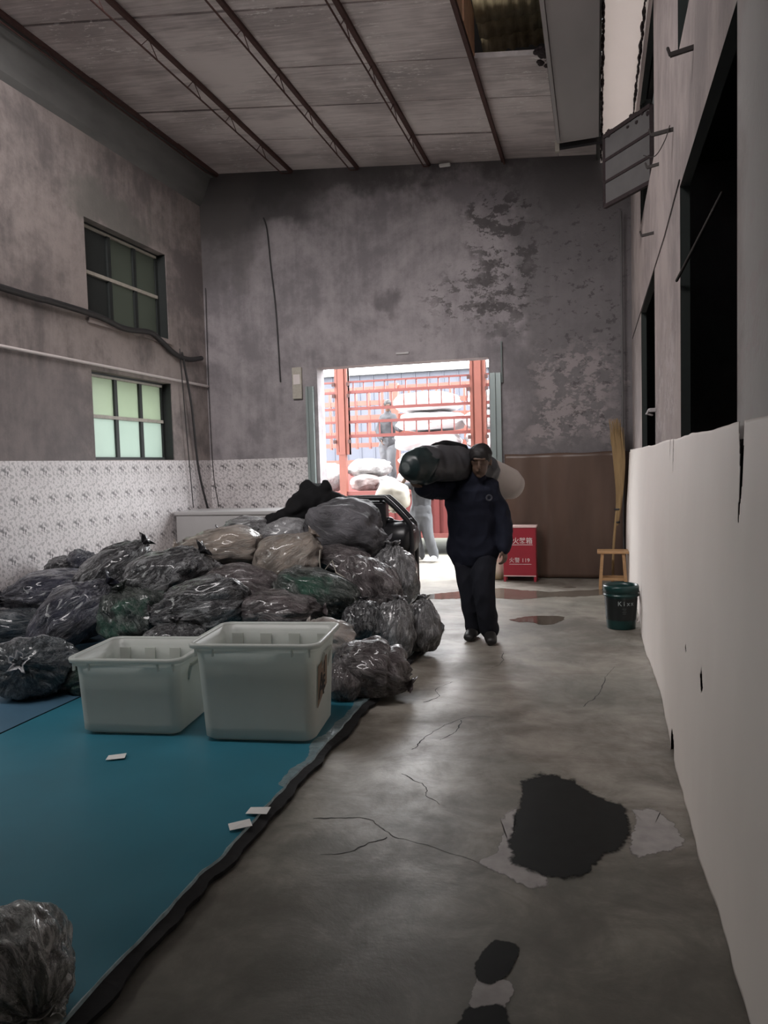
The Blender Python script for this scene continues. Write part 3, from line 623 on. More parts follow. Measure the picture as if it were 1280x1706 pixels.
bag((-1.545, 1.66, .20), (.155, .17, .165), 'clear', 'clear crinkled bag in the bottom left corner, near the camera', 43, (.35, -.75, -.2), 0, floor=MZ, group='loose bag', sub=6, fold=1.0)
# little extras on the heap
o = MB().box(-.05, .05, -.002, .002, -.045, .045).build('paper_tag', M['board_grey']); o.location = (-2.37, 6.765, .88); o.rotation_euler = (R(-12), 0, R(20)); tag(o, 'grey square tag stuck on the large grey bag', 'tag')
tag(MB().tube([(-2.33, 6.28, .62), (-2.335, 6.27, .74), (-2.33, 6.28, .82)], .006, 6).build('straw_stick', M['frame_pale']), 'thin pale stick poking up between the bags', 'stick')
tag(MB().tube([(-2.28, 6.26, .66), (-2.2, 6.22, .74), (-2.16, 6.2, .64), (-2.08, 6.18, .6)], .005, 6).build('loose_string', M['frame_pale']), 'loose pale string lying over the dark bag', 'string')
# black jacket thrown on top
t = MB()
t.ell((-2.78, 7.40, 1.20), (.20, .2, .19)); t.ell((-2.62, 7.4, 1.16), (.17, .17, .12)); t.ell((-2.93, 7.38, 1.13), (.15, .18, .15)); t.ell((-2.84, 7.4, 1.34), (.10, .1, .07)); t.ell((-2.66, 7.38, 1.33), (.05, .07, .08))
t.tube(catmull([(-2.9, 7.3, 1.12), (-3.08, 7.25, 1.03), (-3.28, 7.22, .95)], 5), [.09]*11, 10); t.ell((-2.5, 7.4, 1.19), (.12, .12, .05))
j = remeshed(t, 'black_jacket', M['black_cloth'], None, .02, 3, .022, 7, 4); tag(j, 'black jacket thrown on top of the heap of bags', 'jacket')
# ------------------------------------------------------------------ floor mats
def mat_sheet(name, x0, x1, y0, y1, z, mat, lab, ragged_right):
    t = empty(name, (0, 0, 0), lab, 'mat'); mb = MB(); nx, ny = 24, 150; v = []; ed = MB(); ev = []
    for j in range(ny+1):
        y = y0+(y1-y0)*j/ny
        xr = x1+(.020*NZ.noise(Vector((y*2.1, 1, 0)))+.018*NZ.noise(Vector((y*7, 4, 0)))+.05*max(0, NZ.noise(Vector((y*1.3, 9, 2)))) if ragged_right else 0)
        for i in range(nx+1):
            s = i/nx; x = x0+(xr-x0)*s; zz = z+.004*NZ.noise(Vector((x*1.5, y*1.5, 0)))
            if ragged_right:
                e = max(0, (s-.94)/.06); zz += .016*e*NZ.noise(Vector((y*4, 2, 7)))-.006*e*e
                if y > 6.8: zz += .12*e*(y-6.8)
            v.append((x, y, zz))
    f = [(j*(nx+1)+i, j*(nx+1)+i+1, (j+1)*(nx+1)+i+1, (j+1)*(nx+1)+i) for j in range(ny) for i in range(nx)]
    mb.add(v, f); mb.build('sheet', mat, t, True)
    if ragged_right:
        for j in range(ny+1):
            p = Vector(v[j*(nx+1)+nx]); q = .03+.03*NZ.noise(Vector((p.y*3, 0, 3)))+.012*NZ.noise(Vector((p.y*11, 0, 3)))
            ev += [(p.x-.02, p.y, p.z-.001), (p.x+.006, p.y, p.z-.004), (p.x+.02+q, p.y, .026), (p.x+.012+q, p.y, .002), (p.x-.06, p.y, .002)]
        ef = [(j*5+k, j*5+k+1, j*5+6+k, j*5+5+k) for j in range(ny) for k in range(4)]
        ed.add(ev, ef); ed.build('edge_and_shade', M['mat_edge'], t)  # mat's dark side, widened to stand in for its shadow on the floor
        tp = MB(); tv = []; 
        for j in range(ny+1):
            p = Vector(v[j*(nx+1)+nx]); a = 1.3 if p.y > 3.3 else .05; q = .008*NZ.noise(Vector((p.y*11, 5, 3)))
            tv += [(p.x-.055*a-q, p.y, p.z+.0025), (p.x+.002, p.y, p.z+.003+abs(q)*.6), (p.x+.012, p.y, p.z-.014)]
        tp.add(tv, [(j*3+k, j*3+k+1, j*3+4+k, j*3+3+k) for j in range(ny) for k in range(2)]); tp.build('edge_tape', M['tape'], t)
    else:
        ed.box(x0, x1, y0, y1, .002, z-.012); ed.build('underlay', M['mat_edge'], t)
    return t
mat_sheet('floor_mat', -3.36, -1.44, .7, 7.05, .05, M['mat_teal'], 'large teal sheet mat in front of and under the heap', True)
mat_sheet('floor_mat', XL+.02, -3.38, .7, 7.05, .048, M['mat_blue'], 'bluer sheet mat along the left wall, meeting the teal one', False)
for (x, y, a, lab) in ((-2.45, 3.43, .5, 'small white paper scrap on the teal mat in front of the left tub'), (-1.44, 3.0, .2, 'white paper scrap at the mat edge, farther of the two'), (-1.46, 2.86, .7, 'white paper scrap at the mat edge, nearer of the two')):
    mb = MB(); mb.add([(-.05, -.03, .002), (.045, -.034, .003), (.05, .028, .006), (-.042, .034, .002), (0, 0, .007)], [(0, 1, 4), (1, 2, 4), (2, 3, 4), (3, 0, 4)])
    o = mb.build('paper_scrap', M['white_cloth']); o.location = (x, y, .056); o.rotation_euler = (0, 0, a); tag(o, lab, 'paper', 'paper scraps on the mat')
    so = o.modifiers.new('s', 'SOLIDIFY'); so.thickness = .001
# ------------------------------------------------------------------ plastic tubs
def tub(loc, rz, bw, bd, tw, td, h, lab, sign):
    t = empty('plastic_tub', loc, lab, 'tub', 'milky plastic tubs on the mat', rz)
    def ring(w, d, z, r, ribs=0., n=13):
        out = []
        for cx, cy, a0 in ((w/2-r, d/2-r, 0), (-w/2+r, d/2-r, 90), (-w/2+r, -d/2+r, 180), (w/2-r, -d/2+r, 270)):
            for k in range(n): a = R(a0+90*k/(n-1)); out.append((cx+r*math.cos(a), cy+r*math.sin(a), z))
        return out
    rings = [ring(bw-.05, bd-.05, .0, .05), ring(bw, bd, .02, .06)]
    for k in range(1, 8): s = k/8; rings.append(ring(bw+(tw-.07-bw)*s, bd+(td-.07-bd)*s, .02+(h-.09)*s, .06))
    rings += [ring(tw-.065, td-.065, h-.055, .06), ring(tw-.045, td-.045, h-.05, .06), ring(tw-.04, td-.04, h-.012, .06)]
    n = len(rings[0]); mb = MB(); v = [p for q in rings for p in q]; f = [(i*n+k, i*n+(k+1) % n, (i+1)*n+(k+1) % n, (i+1)*n+k) for i in range(len(rings)-1) for k in range(n)]+[tuple(reversed(range(n)))]
    b = mb.add(v, f).build('body', M['tub'], t, True); so = b.modifiers.new('s', 'SOLIDIFY'); so.thickness = .004; so.offset = -1
    rr = [ring(tw-.046, td-.046, h-.012, .06), ring(tw-.04, td-.04, h, .06), ring(tw, td, h, .07), ring(tw+.006, td+.006, h-.008, .07), ring(tw, td, h-.026, .07), ring(tw-.008, td-.008, h-.026, .07)]
    mb = MB(); v = [p for q in rr for p in q]; mb.add(v, [(i*n+k, i*n+(k+1) % n, (i+1)*n+(k+1) % n, (i+1)*n+k) for i in range(5) for k in range(n)])
    mb.build('rim', M['tub'], t, True)
    for x in (-.36, -.12, .12, .36):      # stiffening ribs on the walls
        for sy in (1,):
            mb = MB(); y0, y1 = sy*(bd/2+(td-.07-bd)/2*.45)-.012, sy*(td/2-.034)-.012
            mb.hexa([(x*tw-.03, y0-.004, h*.5), (x*tw+.03, y0-.004, h*.5), (x*tw+.03, y0+.004, h*.5), (x*tw-.03, y0+.004, h*.5), (x*tw-.035, y1-.006, h-.06), (x*tw+.035, y1-.006, h-.06), (x*tw+.035, y1+.004, h-.06), (x*tw-.035, y1+.004, h-.06)]); mb.build('rib', M['tub'], t)
    for x in (-.43, -.3, .3, .43):
        mb = MB(); mb.box(x*tw-.004, x*tw+.004, -td/2+.006, -td/2+.026, h-.07, h-.02); mb.build('rim_gusset', M['tub'], t)
    mb = MB(); mb.bar((tw/2-.045, -.09, h*.62), (tw/2-.02, -.09, h*.82), .012, .02); mb.bar((tw/2-.045, .09, h*.62), (tw/2-.02, .09, h*.82), .012, .02); mb.bar((tw/2-.02, -.09, h*.82), (tw/2-.02, .09, h*.82), .012, .02); mb.build('handle', M['tub'], t)
    if sign:
        sl = (tw-.07-bw)/2/(h-.09); X = lambda z: bw/2+sl*(z-.02)+.006
        mb = MB(); z0, z1 = .20, .44; y0, y1 = -.19, .03
        P = [(X(z0+.0), y0, z0-.02), (X(z0+.05), y1, z0+.06), (X(z1), y1+.0, z1), (X(z1-.03), y0, z1-.03)]
        mb.add(P+[(a+.002, b, c) for a, b, c in P], [(4, 5, 6, 7), (0, 1, 5, 4), (1, 2, 6, 5), (2, 3, 7, 6), (3, 0, 4, 7)]); card = mb.build('cardboard_sign', M['card'], t)
        tilt = math.atan(sl)
        for ch, yy, zz, sz in (('A', -.175, .225, .19), ('E', -.075, .255, .105), ('I', -.055, .345, .085)):
            cu = bpy.data.curves.new('sign_letter', 'FONT'); cu.body = ch; cu.size = sz; cu.extrude = .0006; cu.offset = .003; cu.materials.append(M['ink'])
            letter_mesh(cu, 'sign_letter', (X(zz)+.0035, yy, zz), (Matrix.Rotation(tilt, 3, 'Y') @ Euler((R(90), 0, R(90))).to_matrix()).to_euler(), card)
    return t
tub((-1.83, 4.02, .055), R(7), .63, .47, .74, .60, .555, 'taller milky plastic tub with a brown cardboard sign, right of the pair', True)
tub((-2.61, 3.98, .055), R(7), .60, .46, .69, .58, .45, 'lower greenish milky plastic tub, left of the pair', False)
# ------------------------------------------------------------------ puddles, damp patches, cracks
def soft(name, c, rough):
    n = NT(name); a = n.n.new('ShaderNodeAttribute'); a.attribute_name = 'edge'; o = n.co()
    e = n.math('ADD', a.outputs['Fac'], n.mul(n.math('SUBTRACT', n.noise(o, 9, 8, .7), .5), 1.5)); al = n.rng(e, .25, .62)
    n.base(n.mix(n.noise(o, 14, 6), tuple(x*.6 for x in c), tuple(x*1.4 for x in c))).rough(rough); n.L(al, n.p.inputs['Alpha']); n.p.inputs['Specular IOR Level'].default_value = .16; return n.m
M['damp'] = soft('damp_concrete', (.013, .014, .013), .55); M['pale_damp'] = soft('dried_pale_residue', (.36, .34, .33), .35)
def blotch(name, pts, mat, lab, z=.002, cat='puddle', seed=0, amp=.04, par=None):
    P = catmull(list(pts)+[pts[0]], 26)[:-1]; v = []
    for p in P:
        q = Vector((p[0]*5, p[1]*5, seed)); h = lambda e: amp*(NZ.noise(q+e)+.5*NZ.noise(q*3+e)+.35*NZ.noise(q*9+e)+.2*NZ.noise(q*24+e)); v.append((p[0]+h(Vector((0, 0, 0))), p[1]+h(Vector((5, 2, 0))), z))
    n = len(v)
    if par is not None:
        c = Vector((sum(p[0] for p in v)/n, sum(p[1] for p in v)/n, z)); mb = MB(); L_ = (1.14, 1.0, .86, .7, .4); vv = [tuple(c+(Vector(p)-c)*k) for k in L_ for p in v]
        mb.add(vv, [(i*n+k, i*n+(k+1) % n, (i+1)*n+(k+1) % n, (i+1)*n+k) for i in range(len(L_)-1) for k in range(n)]+[tuple(range((len(L_)-1)*n, len(L_)*n))])
        o = mb.build(name, mat); o.parent = par; at = o.data.attributes.new('edge', 'FLOAT', 'POINT'); at.data.foreach_set('value', [q for q in (-.4, .2, .7, 1.2, 1.6) for _ in range(n)]); return o
    mb = MB(); mb.add(v+[(a, b, .0004) for a, b, _ in v], [tuple(range(n))]+[(k, k+n, (k+1) % n+n, (k+1) % n) for k in range(n)])
    o = mb.build(name, mat)
    if par is not None: o.parent = par
    else: tag(o, lab, cat)
    return o
blotch('puddle', [(-2.2, 8.35), (-1.95, 8.5), (-1.6, 8.6), (-1.2, 8.72), (-.85, 8.66), (-.5, 8.85), (-.2, 8.9), (.2, 9.15), (.2, 9.5), (-.15, 9.35), (-.5, 9.2), (-.8, 9.25), (-1.2, 9.38), (-1.62, 9.1), (-2.0, 8.75)], M['water'], 'long brown puddle across the floor just inside the doorway', .002, seed=1)
blotch('puddle', [(-.84, 7.5), (-.68, 7.68), (-.5, 7.75), (-.33, 7.7), (-.36, 7.45), (-.5, 7.32), (-.62, 7.42), (-.74, 7.40)], M['water'], 'small brown puddle between the walking person and the pail', .002, seed=2, amp=.03)
blotch('puddle', [(-.42, 9.55), (-.3, 9.58), (-.25, 9.52), (-.36, 9.5)], M['water'], 'tiny brown puddle spot near the wooden stool', .002, seed=3, amp=.015)
dp = empty('damp_patch', (0, 0, 0), 'large dark wet patch on the floor near the cream-covered wall', 'wet patch')
blotch('wet_core', [(-.37, 3.7), (-.27, 3.82), (-.13, 3.78), (-.02, 3.62), (.09, 3.52), (.14, 3.3), (.10, 3.1), (0, 2.98), (-.04, 2.84), (-.14, 2.78), (-.25, 2.82), (-.34, 2.88), (-.36, 3.05), (-.37, 3.3)], M['damp'], None, .0022, seed=4, amp=.02, par=dp)
blotch('pale_rim', [(-.41, 3.3), (-.36, 3.4), (-.34, 3.1), (-.30, 2.93), (-.18, 2.80), (-.24, 2.74), (-.36, 2.80), (-.46, 2.88), (-.40, 3.0)], M['pale_damp'], None, .0015, seed=5, amp=.02, par=dp)
blotch('pale_rim', [(.12, 3.5), (.26, 3.48), (.33, 3.3), (.26, 3.12), (.12, 3.05), (.14, 3.3)], M['pale_damp'], None, .0012, seed=6, amp=.03, par=dp)
dp = empty('damp_patch', (0, 0, 0), 'narrow dark wet streak at the bottom of the picture', 'wet patch')
blotch('wet_core', [(-.34, 2.42), (-.26, 2.41), (-.25, 2.3), (-.29, 2.2), (-.35, 2.18), (-.37, 2.28)], M['damp'], None, .0022, seed=7, amp=.015, par=dp)
blotch('pale_rim', [(-.36, 2.22), (-.26, 2.22), (-.27, 2.08), (-.37, 2.09)], M['pale_damp'], None, .0015, seed=8, amp=.02, par=dp)
blotch('wet_core', [(-.38, 2.1), (-.28, 2.11), (-.25, 1.95), (-.4, 1.9)], M['damp'], None, .0024, seed=9, amp=.02, par=dp)
FL = bpy.data.objects['floor']
random.seed(12)
def crack(P, w=.0035):
    pts = catmull([(x, y, 0) for x, y in P], 9); v = []
    for i, p in enumerate(pts):
        d = (pts[min(i+1, len(pts)-1)]-pts[max(0, i-1)]).normalized(); s = Vector((-d.y, d.x, 0)); j = .014*NZ.noise(p*14)+.008*NZ.noise(p*40)
        ww = w*(.5+abs(NZ.noise(p*9))*1.6)*(1-.6*i/len(pts)); v += [tuple(p+s*(j+ww)+Vector((0, 0, .0009))), tuple(p+s*(j-ww)+Vector((0, 0, .0009)))]
    mb = MB(); mb.add(v, [(2*i, 2*i+1, 2*i+3, 2*i+2) for i in range(len(pts)-1)]); o = mb.build('crack', M['ink'], FL); o['kind'] = 'structure'
for P in ([(-1.22, 3.09), (-1.1, 3.13), (-.97, 3.14), (-.9, 3.08), (-.82, 3.01), (-.66, 2.96), (-.45, 2.87)], [(-.86, 3.0), (-.92, 2.93), (-.98, 2.84), (-1.08, 2.8)], [(-.96, 3.65), (-.88, 3.59), (-.8, 3.5), (-.78, 3.42), (-.7, 3.35)],
          [(-.98, 3.98), (-.96, 4.15), (-.9, 4.35), (-.78, 4.56), (-.62, 4.6)], [(-.8, 4.5), (-.8, 4.3), (-.86, 4.15)], [(-1.1, 4.8), (-1.02, 4.95), (-1.08, 5.1), (-1.0, 5.3)], [(-.1, 4.9), (0, 5.2), (.05, 5.6), (.12, 5.9)], [(-.75, 6.2), (-.72, 5.9), (-.78, 5.7)]): crack(P)
# ------------------------------------------------------------------ cream sheet hung on the right wall
def hung_sheet():
    ys = [1.0+.05*k for k in range(180)]; zs = [.02+.0385*k for k in range(43)]
    def dens(L, a, b, s): 
        x = a
        while x < b: L.append(round(x, 4)); x += s
    dens(ys, 2.36, 2.62, .008); dens(ys, 4.5, 4.9, .01); dens(ys, 3.0, 3.25, .008); dens(ys, 3.6, 3.75, .01); dens(ys, 4.0, 4.35, .012); dens(ys, 2.2, 2.3, .01)
    dens(zs, 1.3, 1.66, .012); dens(zs, .55, .82, .01); dens(zs, .0, .2, .02)
    ys = sorted(set(round(y, 3) for y in ys)); zs = sorted(set(round(z, 3) for z in zs))
    def X(y, z):
        s = z/1.64; x = .378+.042*s**1.5
        x -= .012*math.sin(y*2.1+z)*(1-s*.5)+.010*NZ.noise(Vector((y*1.8, z*.9, 1)))+.006*NZ.noise(Vector((y*6, z*1.2, 4)))
        if y > 8.6: x -= .03*(y-8.6)*(1-abs(s-.6))
        return min(x, .445)
    def Z(y, z): return z*(1+(.010*NZ.noise(Vector((y*.9, 3, 0)))+.002*NZ.noise(Vector((y*5, 1, 0))))*(z/1.64)) if z > .3 else z
    def hole(y, z):
        def slit(y0, zt, zb, w): return zb < z and abs(y-y0-.01*math.sin(z*20)) < w*((z-zb)/(zt-zb))**.6
        if slit(2.47, 1.64, 1.34, .032): return True
        if slit(4.62, 1.64, 1.45, .03) or slit(4.83, 1.64, 1.52, .02): return True
        n = .012*NZ.noise(Vector((y*30, z*30, 0)))
        if abs(y-3.12)/.045+abs(z-.69-(y-3.12)*.3)/.055 < 1+n*20: return True
        if abs(y-3.67)/.03+abs(z-.68)/.022 < 1: return True
        if ((y-4.17)/.08)**2+((z)/.13)**2 < 1: return True
        return False
    n = len(zs); v = [(X(y, z), y, Z(y, z)) for y in ys for z in zs]; f = []
    for i in range(len(ys)-1):
        for j in range(n-1):
            if ys[i] > 9.75 and (zs[j] > 1.62 or zs[j] < .0): continue
            if not hole((ys[i]+ys[i+1])/2, (zs[j]+zs[j+1])/2): f.append((i*n+j, (i+1)*n+j, (i+1)*n+j+1, i*n+j+1))
    mb = MB(); mb.add(v, f); o = mb.build('wall_cover_sheet', M['paper'], None, True); so = o.modifiers.new('s', 'SOLIDIFY'); so.thickness = .002
    tag(o, 'long cream sheet with tears and holes covering the lower right wall', 'sheet')
hung_sheet()
struct(MB().box(.446, XR, YF, YB, 0, 1.6).build('dark_backing', M['side_room']))  # dark panel added behind the sheet for the shade in its tears
# brown sheet on the back wall right of the doorway
mb = MB(); v = []; nx, nz = 60, 30
for i in range(nx+1):
    x = -1.17+1.62*i/nx
    for k in range(nz+1):
        z = .01+1.63*k/nz; y = YB-.03-.018*NZ.noise(Vector((x*5, z*.8, 2)))-.03*math.exp(-((x+.62)/.05)**2)*(1-z/1.7)-.02*math.exp(-((x+.95)/.05)**2)*(1-z/1.7)
        v.append((x, y, z+.012*NZ.noise(Vector((x*3, 0, 0)))*(k == nz)))
mb.add(v, [(i*(nz+1)+k, (i+1)*(nz+1)+k, (i+1)*(nz+1)+k+1, i*(nz+1)+k+1) for i in range(nx) for k in range(nz)])
o = mb.build('brown_sheet', M['brown_sheet'], None, True); tag(o, 'dark brown plastic sheet hung on the back wall behind the red box', 'sheet'); o.modifiers.new('s', 'SOLIDIFY').thickness = .002
# ------------------------------------------------------------------ cables, pipes, small wall fittings
tag(MB().tube(catmull([(XL+.05, 2.0, 3.42), (XL+.05, 6.2, 3.34), (XL+.06, 6.9, 3.34), (XL+.05, 7.7, 3.33), (XL+.06, 8.2, 3.27), (XL+.06, 8.75, 3.31), (XL+.06, 9.0, 3.24), (XL+.05, 9.35, 3.12), (XL+.05, 9.7, 3.09), (XL+.06, 10.05, 3.15)], 8), .034, 10).build('cable_bundle', M['cable'], None, True), 'thick black cable bundle sagging along the left wall', 'cable')
tag(MB().tube([(XL+.03, 2.0, 2.80), (XL+.03, 10.28, 2.77)], .018, 10).build('conduit_pipe', M['white_pvc'], None, True), 'straight white pipe along the left wall above the lower window', 'pipe')
tag(MB().tube(catmull([(XL+.07, 9.5, 3.15), (XL+.06, 9.58, 2.95), (XL+.07, 9.70, 2.42), (XL+.05, 9.85, 1.58), (XL+.06, 10.05, 1.0)], 8), .016, 8).build('hanging_cable', M['cable'], None, True), 'thicker black cable hanging down the left wall in the corner', 'cable')
tag(MB().tube(catmull([(XL+.06, 9.46, 3.2), (XL+.05, 9.55, 2.24), (XL+.05, 9.66, 1.03)], 8), .007, 6).build('hanging_wire', M['cable'], None, True), 'thin wire hanging beside the black cable in the left corner', 'wire')
tag(MB().tube(catmull([(-5.44, 10.26, 4.18), (-5.455, 10.26, 2.8), (-5.44, 10.26, 1.57), (-5.37, 10.26, 1.0)], 8), .006, 6).build('hanging_wire', M['cable'], None, True), 'thin wire running straight down the back wall corner', 'wire')
tag(MB().tube(catmull([(-4.5, 10.28, 5.08), (-4.45, 10.28, 4.9), (-4.41, 10.28, 4.35), (-4.36, 10.28, 3.76), (-4.33, 10.28, 2.78)], 8), .011, 6).build('hanging_wire', M['cable'], None, True), 'dark wire hanging down the back wall left of the doorway', 'wire')
t = empty('switch_box', (-4.07, YB, 2.74), 'small pale switch box on the back wall, upper left of the doorway', 'switch box')
MB().box(-.07, .07, -.05, 0, -.22, .22).build('cover', M['frame_pale'], t, bevel=.006); MB().box(-.05, .05, -.056, -.05, -.02, .12).build('plate', M['white_pvc'], t)
tag(MB().box(-1.95, -1.80, 10.2, 10.26, 5.44, 5.475).build('ceiling_clip', M['white_cloth'], bevel=.01), 'small white fitting at the ceiling edge above the doorway', 'fitting')
tag(MB().tube([(.33, 10.2, 0), (.33, 10.2, 4.6)], .014, 10).build('down_pipe', M['board_grey'], None, True), 'grey vertical pipe in the right rear corner', 'pipe')
tag(MB().tube([(XR-.004, 4.5, 3.03), (XR-.005, 5.4, 2.99), (XR-.004, 10.1, 3.02)], .0035, 6).build('wall_wire', M['cable'], None, True), 'thin wire along the right wall at the lintel height', 'wire')
for (y, z, ln, lab) in ((3.9, 3.42, .10, 'iron hook nearest the camera high on the right wall'), (4.86, 3.44, .12, 'iron hook with loose wire, middle of the right wall'), (6.43, 3.29, .09, 'small iron hook on the pier between the two dark openings'), (5.9, 3.62, .08, 'small iron hook below the open sash')):
    t = empty('wall_hook', (XR, y, z), lab, 'hook', 'iron hooks on the right wall')
    MB().bar((.02, 0, 0), (-ln, .02, -.012), .016, .02).build('rod', M['iron'], t); MB().tube([(-ln, .02, -.012), (-ln-.01, .02, .02)], .007, 6).build('tip', M['iron'], t)
    if 'wire' in lab: MB().tube(catmull([(-.02, 0, .02), (-.05, -.02, -.07), (-.1, .03, -.13), (-.16, .08, -.1)], 6), .003, 5).build('wire_loop', M['iron'], t)
tag(MB().tube([(.62, 4.25, 2.86), (XR-.02, 4.5, 2.5)], .008, 6).build('stay_rod', M['iron'], None, True), 'thin iron stay rod slanting across the large dark opening', 'rod')
t = empty('wall_bracket', (XR, 6.32, 1.92), 'small pale metal bracket on the pier edge above the cream sheet', 'bracket')
MB().box(-.05, 0, -.02, .02, -.02, .01).build('plate', M['duct'], t, bevel=.004); MB().tube([(-.05, 0, 0), (-.07, .01, -.03), (-.03, .02, -.04)], .01, 6).build('loop', M['duct'], t)
# ------------------------------------------------------------------ pale chest by the back left corner
t = empty('storage_chest', (-4.62, 9.5, 0), 'pale grey chest standing in the back left corner behind the heap', 'chest')
MB().box(-.82, .78, -.33, .4, .03, .95).build('body', M['chest'], t, bevel=.01); MB().box(-.84, .80, -.35, .42, .95, 1.0).build('lid', M['chest'], t, bevel=.012); MB().box(-.78, .74, -.3, .37, 0, .03).build('plinth', M['frame_dark'], t)
# ------------------------------------------------------------------ generator
t = empty('generator', (-2.42, 8.45, 0), 'black portable generator in a tube frame behind the heap', 'generator')
for y in (-.15, .06): MB().tube(catmull([(-.45, y, .04), (-.45, y, 1.12), (-.40, y, 1.17), (.06, y, 1.18), (.16, y, 1.155), (.38, y, .93), (.425, y, .82), (.43, y, .5), (.43, y, .04)], 6), .03, 10).build('tube_frame', M['black_metal'], t, True)
mb = MB()
for x, z in ((-.45, .1), (.43, .1), (.43, .8), (-.45, 1.1), (.06, 1.18)): mb.tube([(x, -.15, z), (x, .06, z)], .02, 8)
mb.build('cross_tube', M['black_metal'], t, True)
MB().box(-.42, .13, -.13, .04, .82, 1.15).build('fuel_tank', M['black_metal'], t, bevel=.03)
o = MB().lathe([(.01, -.19), (.12, -.19), (.185, -.15), (.19, .14), (.15, .19), (.01, .19)], n=26).build('alternator', M['black_metal'], t, True, loc=(.25, -.02, .72)); o.rotation_euler = (R(90), 0, R(78))
MB().box(-.38, .1, -.12, .04, .3, .8).build('engine_block', M['black_metal'], t, bevel=.02); MB().box(-.43, .42, -.13, .05, .1, .16).build('base_pan', M['black_metal'], t)
mb = MB(); mb.ell((.14, -.02, .92), (.06, .05, .04)); mb.tube([(.14, -.02, .92), (.28, -.05, .9), (.4, -.04, .93)], .016, 8); mb.build('exhaust_pipe', M['black_metal'], t, True)
MB().tube([(.3, -.15, .6), (.3, -.15, .3)], .02, 8).build('handle_bar', M['galv'], t, True)
for x in (-.45, .43):
    for y in (-.15, .06): MB().lathe([(.0, 0), (.035, 0), (.03, .05), (0, .05)], (x, y, 0), 12).build('rubber_foot', M['tyre'], t)
# ------------------------------------------------------------------ red extinguisher box
t = empty('extinguisher_box', (-.965, 10.02, 0), 'red metal extinguisher box with white characters against the brown sheet', 'box')
MB().box(-.205, .21, -.09, .12, .075, .70).build('body', M['red_box'], t, bevel=.004); MB().box(-.215, .22, -.10, .13, .70, .722).build('top_panel', M['pale_edge'], t)
MB().box(-.205, .21, -.095, -.088, .07, .082).build('bottom_edge', M['pale_edge'], t)
dr = MB().box(-.195, .2, -.095, -.09, .1, .685).build('door', M['red_box'], t)
for x in (-.19, .195):
    for y in (-.075, .105): MB().box(x-.015, x+.015, y-.015, y+.015, 0, .08).build('leg', M['red_box'], t)
def text(s, size, loc, rot, mat, parent, name='lettering', ext=.0008, align='CENTER', bold=.0):
    cu = bpy.data.curves.new(name, 'FONT'); cu.body = s; cu.size = size; cu.extrude = ext; cu.align_x = align; cu.offset = bold; cu.materials.append(mat)
    return letter_mesh(cu, name, loc, rot, parent)
text('灭火器箱', .085, (.0, -.0965, .50), (R(90), 0, 0), M['white_ink'], dr, bold=.001)
text('火警 119', .07, (.0, -.0965, .255), (R(90), 0, 0), M['white_ink'], dr)
MB().box(-.15, .17, -.0965, -.095, .475, .482).build('underline', M['white_ink'], dr); MB().box(-.13, .15, -.0965, -.095, .225, .23).build('underline', M['white_ink'], dr)
# white woven sack standing at the door jamb
sk = MB(); v = []; n = 28
for j, (z, a, b) in enumerate(((0, .10, .07), (.02, .115, .085), (.15, .12, .09), (.3, .11, .085), (.42, .085, .06), (.5, .05, .04), (.54, .06, .03), (.6, .05, .012))):
    for k in range(n):
        q = 2*math.pi*k/n; w_ = 1+.08*math.sin(6*q+j); v.append((a*math.cos(q)*w_, b*math.sin(q)*w_, z))
sk.add(v, [(j*n+k, j*n+(k+1) % n, (j+1)*n+(k+1) % n, (j+1)*n+k) for j in range(7) for k in range(n)]+[tuple(reversed(range(n)))])
n_ = NT('printed_woven_sack'); X_, Y_, Z_ = n_.xyz(); pr = n_.mul(n_.rng(n_.noise(n_.co((1, 1, .5)), 60, 2), .56, .6), n_.rng(X_, -.05, -.04), n_.rng(X_, .03, .04, 1., 0.), n_.rng(Z_, .18, .2), n_.rng(Z_, .4, .42, 1., 0.))
c_ = n_.mix(n_.rng(Z_, .02, .16), (.34, .27, .16), (.66, .60, .50)); n_.base(n_.mix(pr, c_, (.55, .13, .09))).rough(.7)
o = sk.build('woven_sack', n_.m, None, True); o.location = (-1.30, 10.14, 0); tag(o, 'white woven sack with red print standing between the door jamb and red box', 'sack')
# ------------------------------------------------------------------ stool, broom, pail
t = empty('wooden_stool', (.19, 9.55, 0), 'small wooden stool beside the cream sheet, below the straw broom', 'stool')
MB().box(-.19, .17, -.13, .13, .425, .455).build('seat', M['wood'], t, bevel=.006)
for sx in (-1, 1):
    for sy in (-1, 1): MB().bar((sx*.15-.01, sy*.12, 0), (sx*.12-.01, sy*.085, .43), .034, .034).build('leg', M['wood'], t)
for sy in (-1, 1): MB().bar((-.145, sy*.105, .12), (.125, sy*.105, .12), .022, .03).build('stretcher', M['wood'], t)
for sx in (-1, 1): MB().bar((sx*.135-.01, -.1, .2), (sx*.135-.01, .1, .2), .022, .03).build('stretcher', M['wood'], t)
t = empty('straw_broom', (.2, 9.9, 0), 'tall straw broom standing upside down in the right rear corner', 'broom')
MB().tube(catmull([(-.02, -.06, 0), (.0, 0, .5), (.05, .06, 1.0)], 6), [.016]*13, 8).build('handle', M['straw'], t, True)
random.seed(21); mb = MB()
for k in range(130):
    a = random.uniform(0, 6.28); q = random.random()**.5; top = random.uniform(1.75, 2.05); bx = .035*q*math.cos(a); by = .035*q*math.sin(a); wx = .075*q*math.cos(a)-.015*(top > 1.95)
    mb.tube(catmull([(.035+bx*.5, .05+by*.5, .72), (.075+bx*1.2, .08+by, 1.1), (.085+wx*.9, .1+wx*.2, 1.5), (.05+wx+random.uniform(-.02, .02), .12+by, top)], 3), [.005, .006, .006, .006, .006, .006, .006, .005, .004, .003], 4, rnd=False)
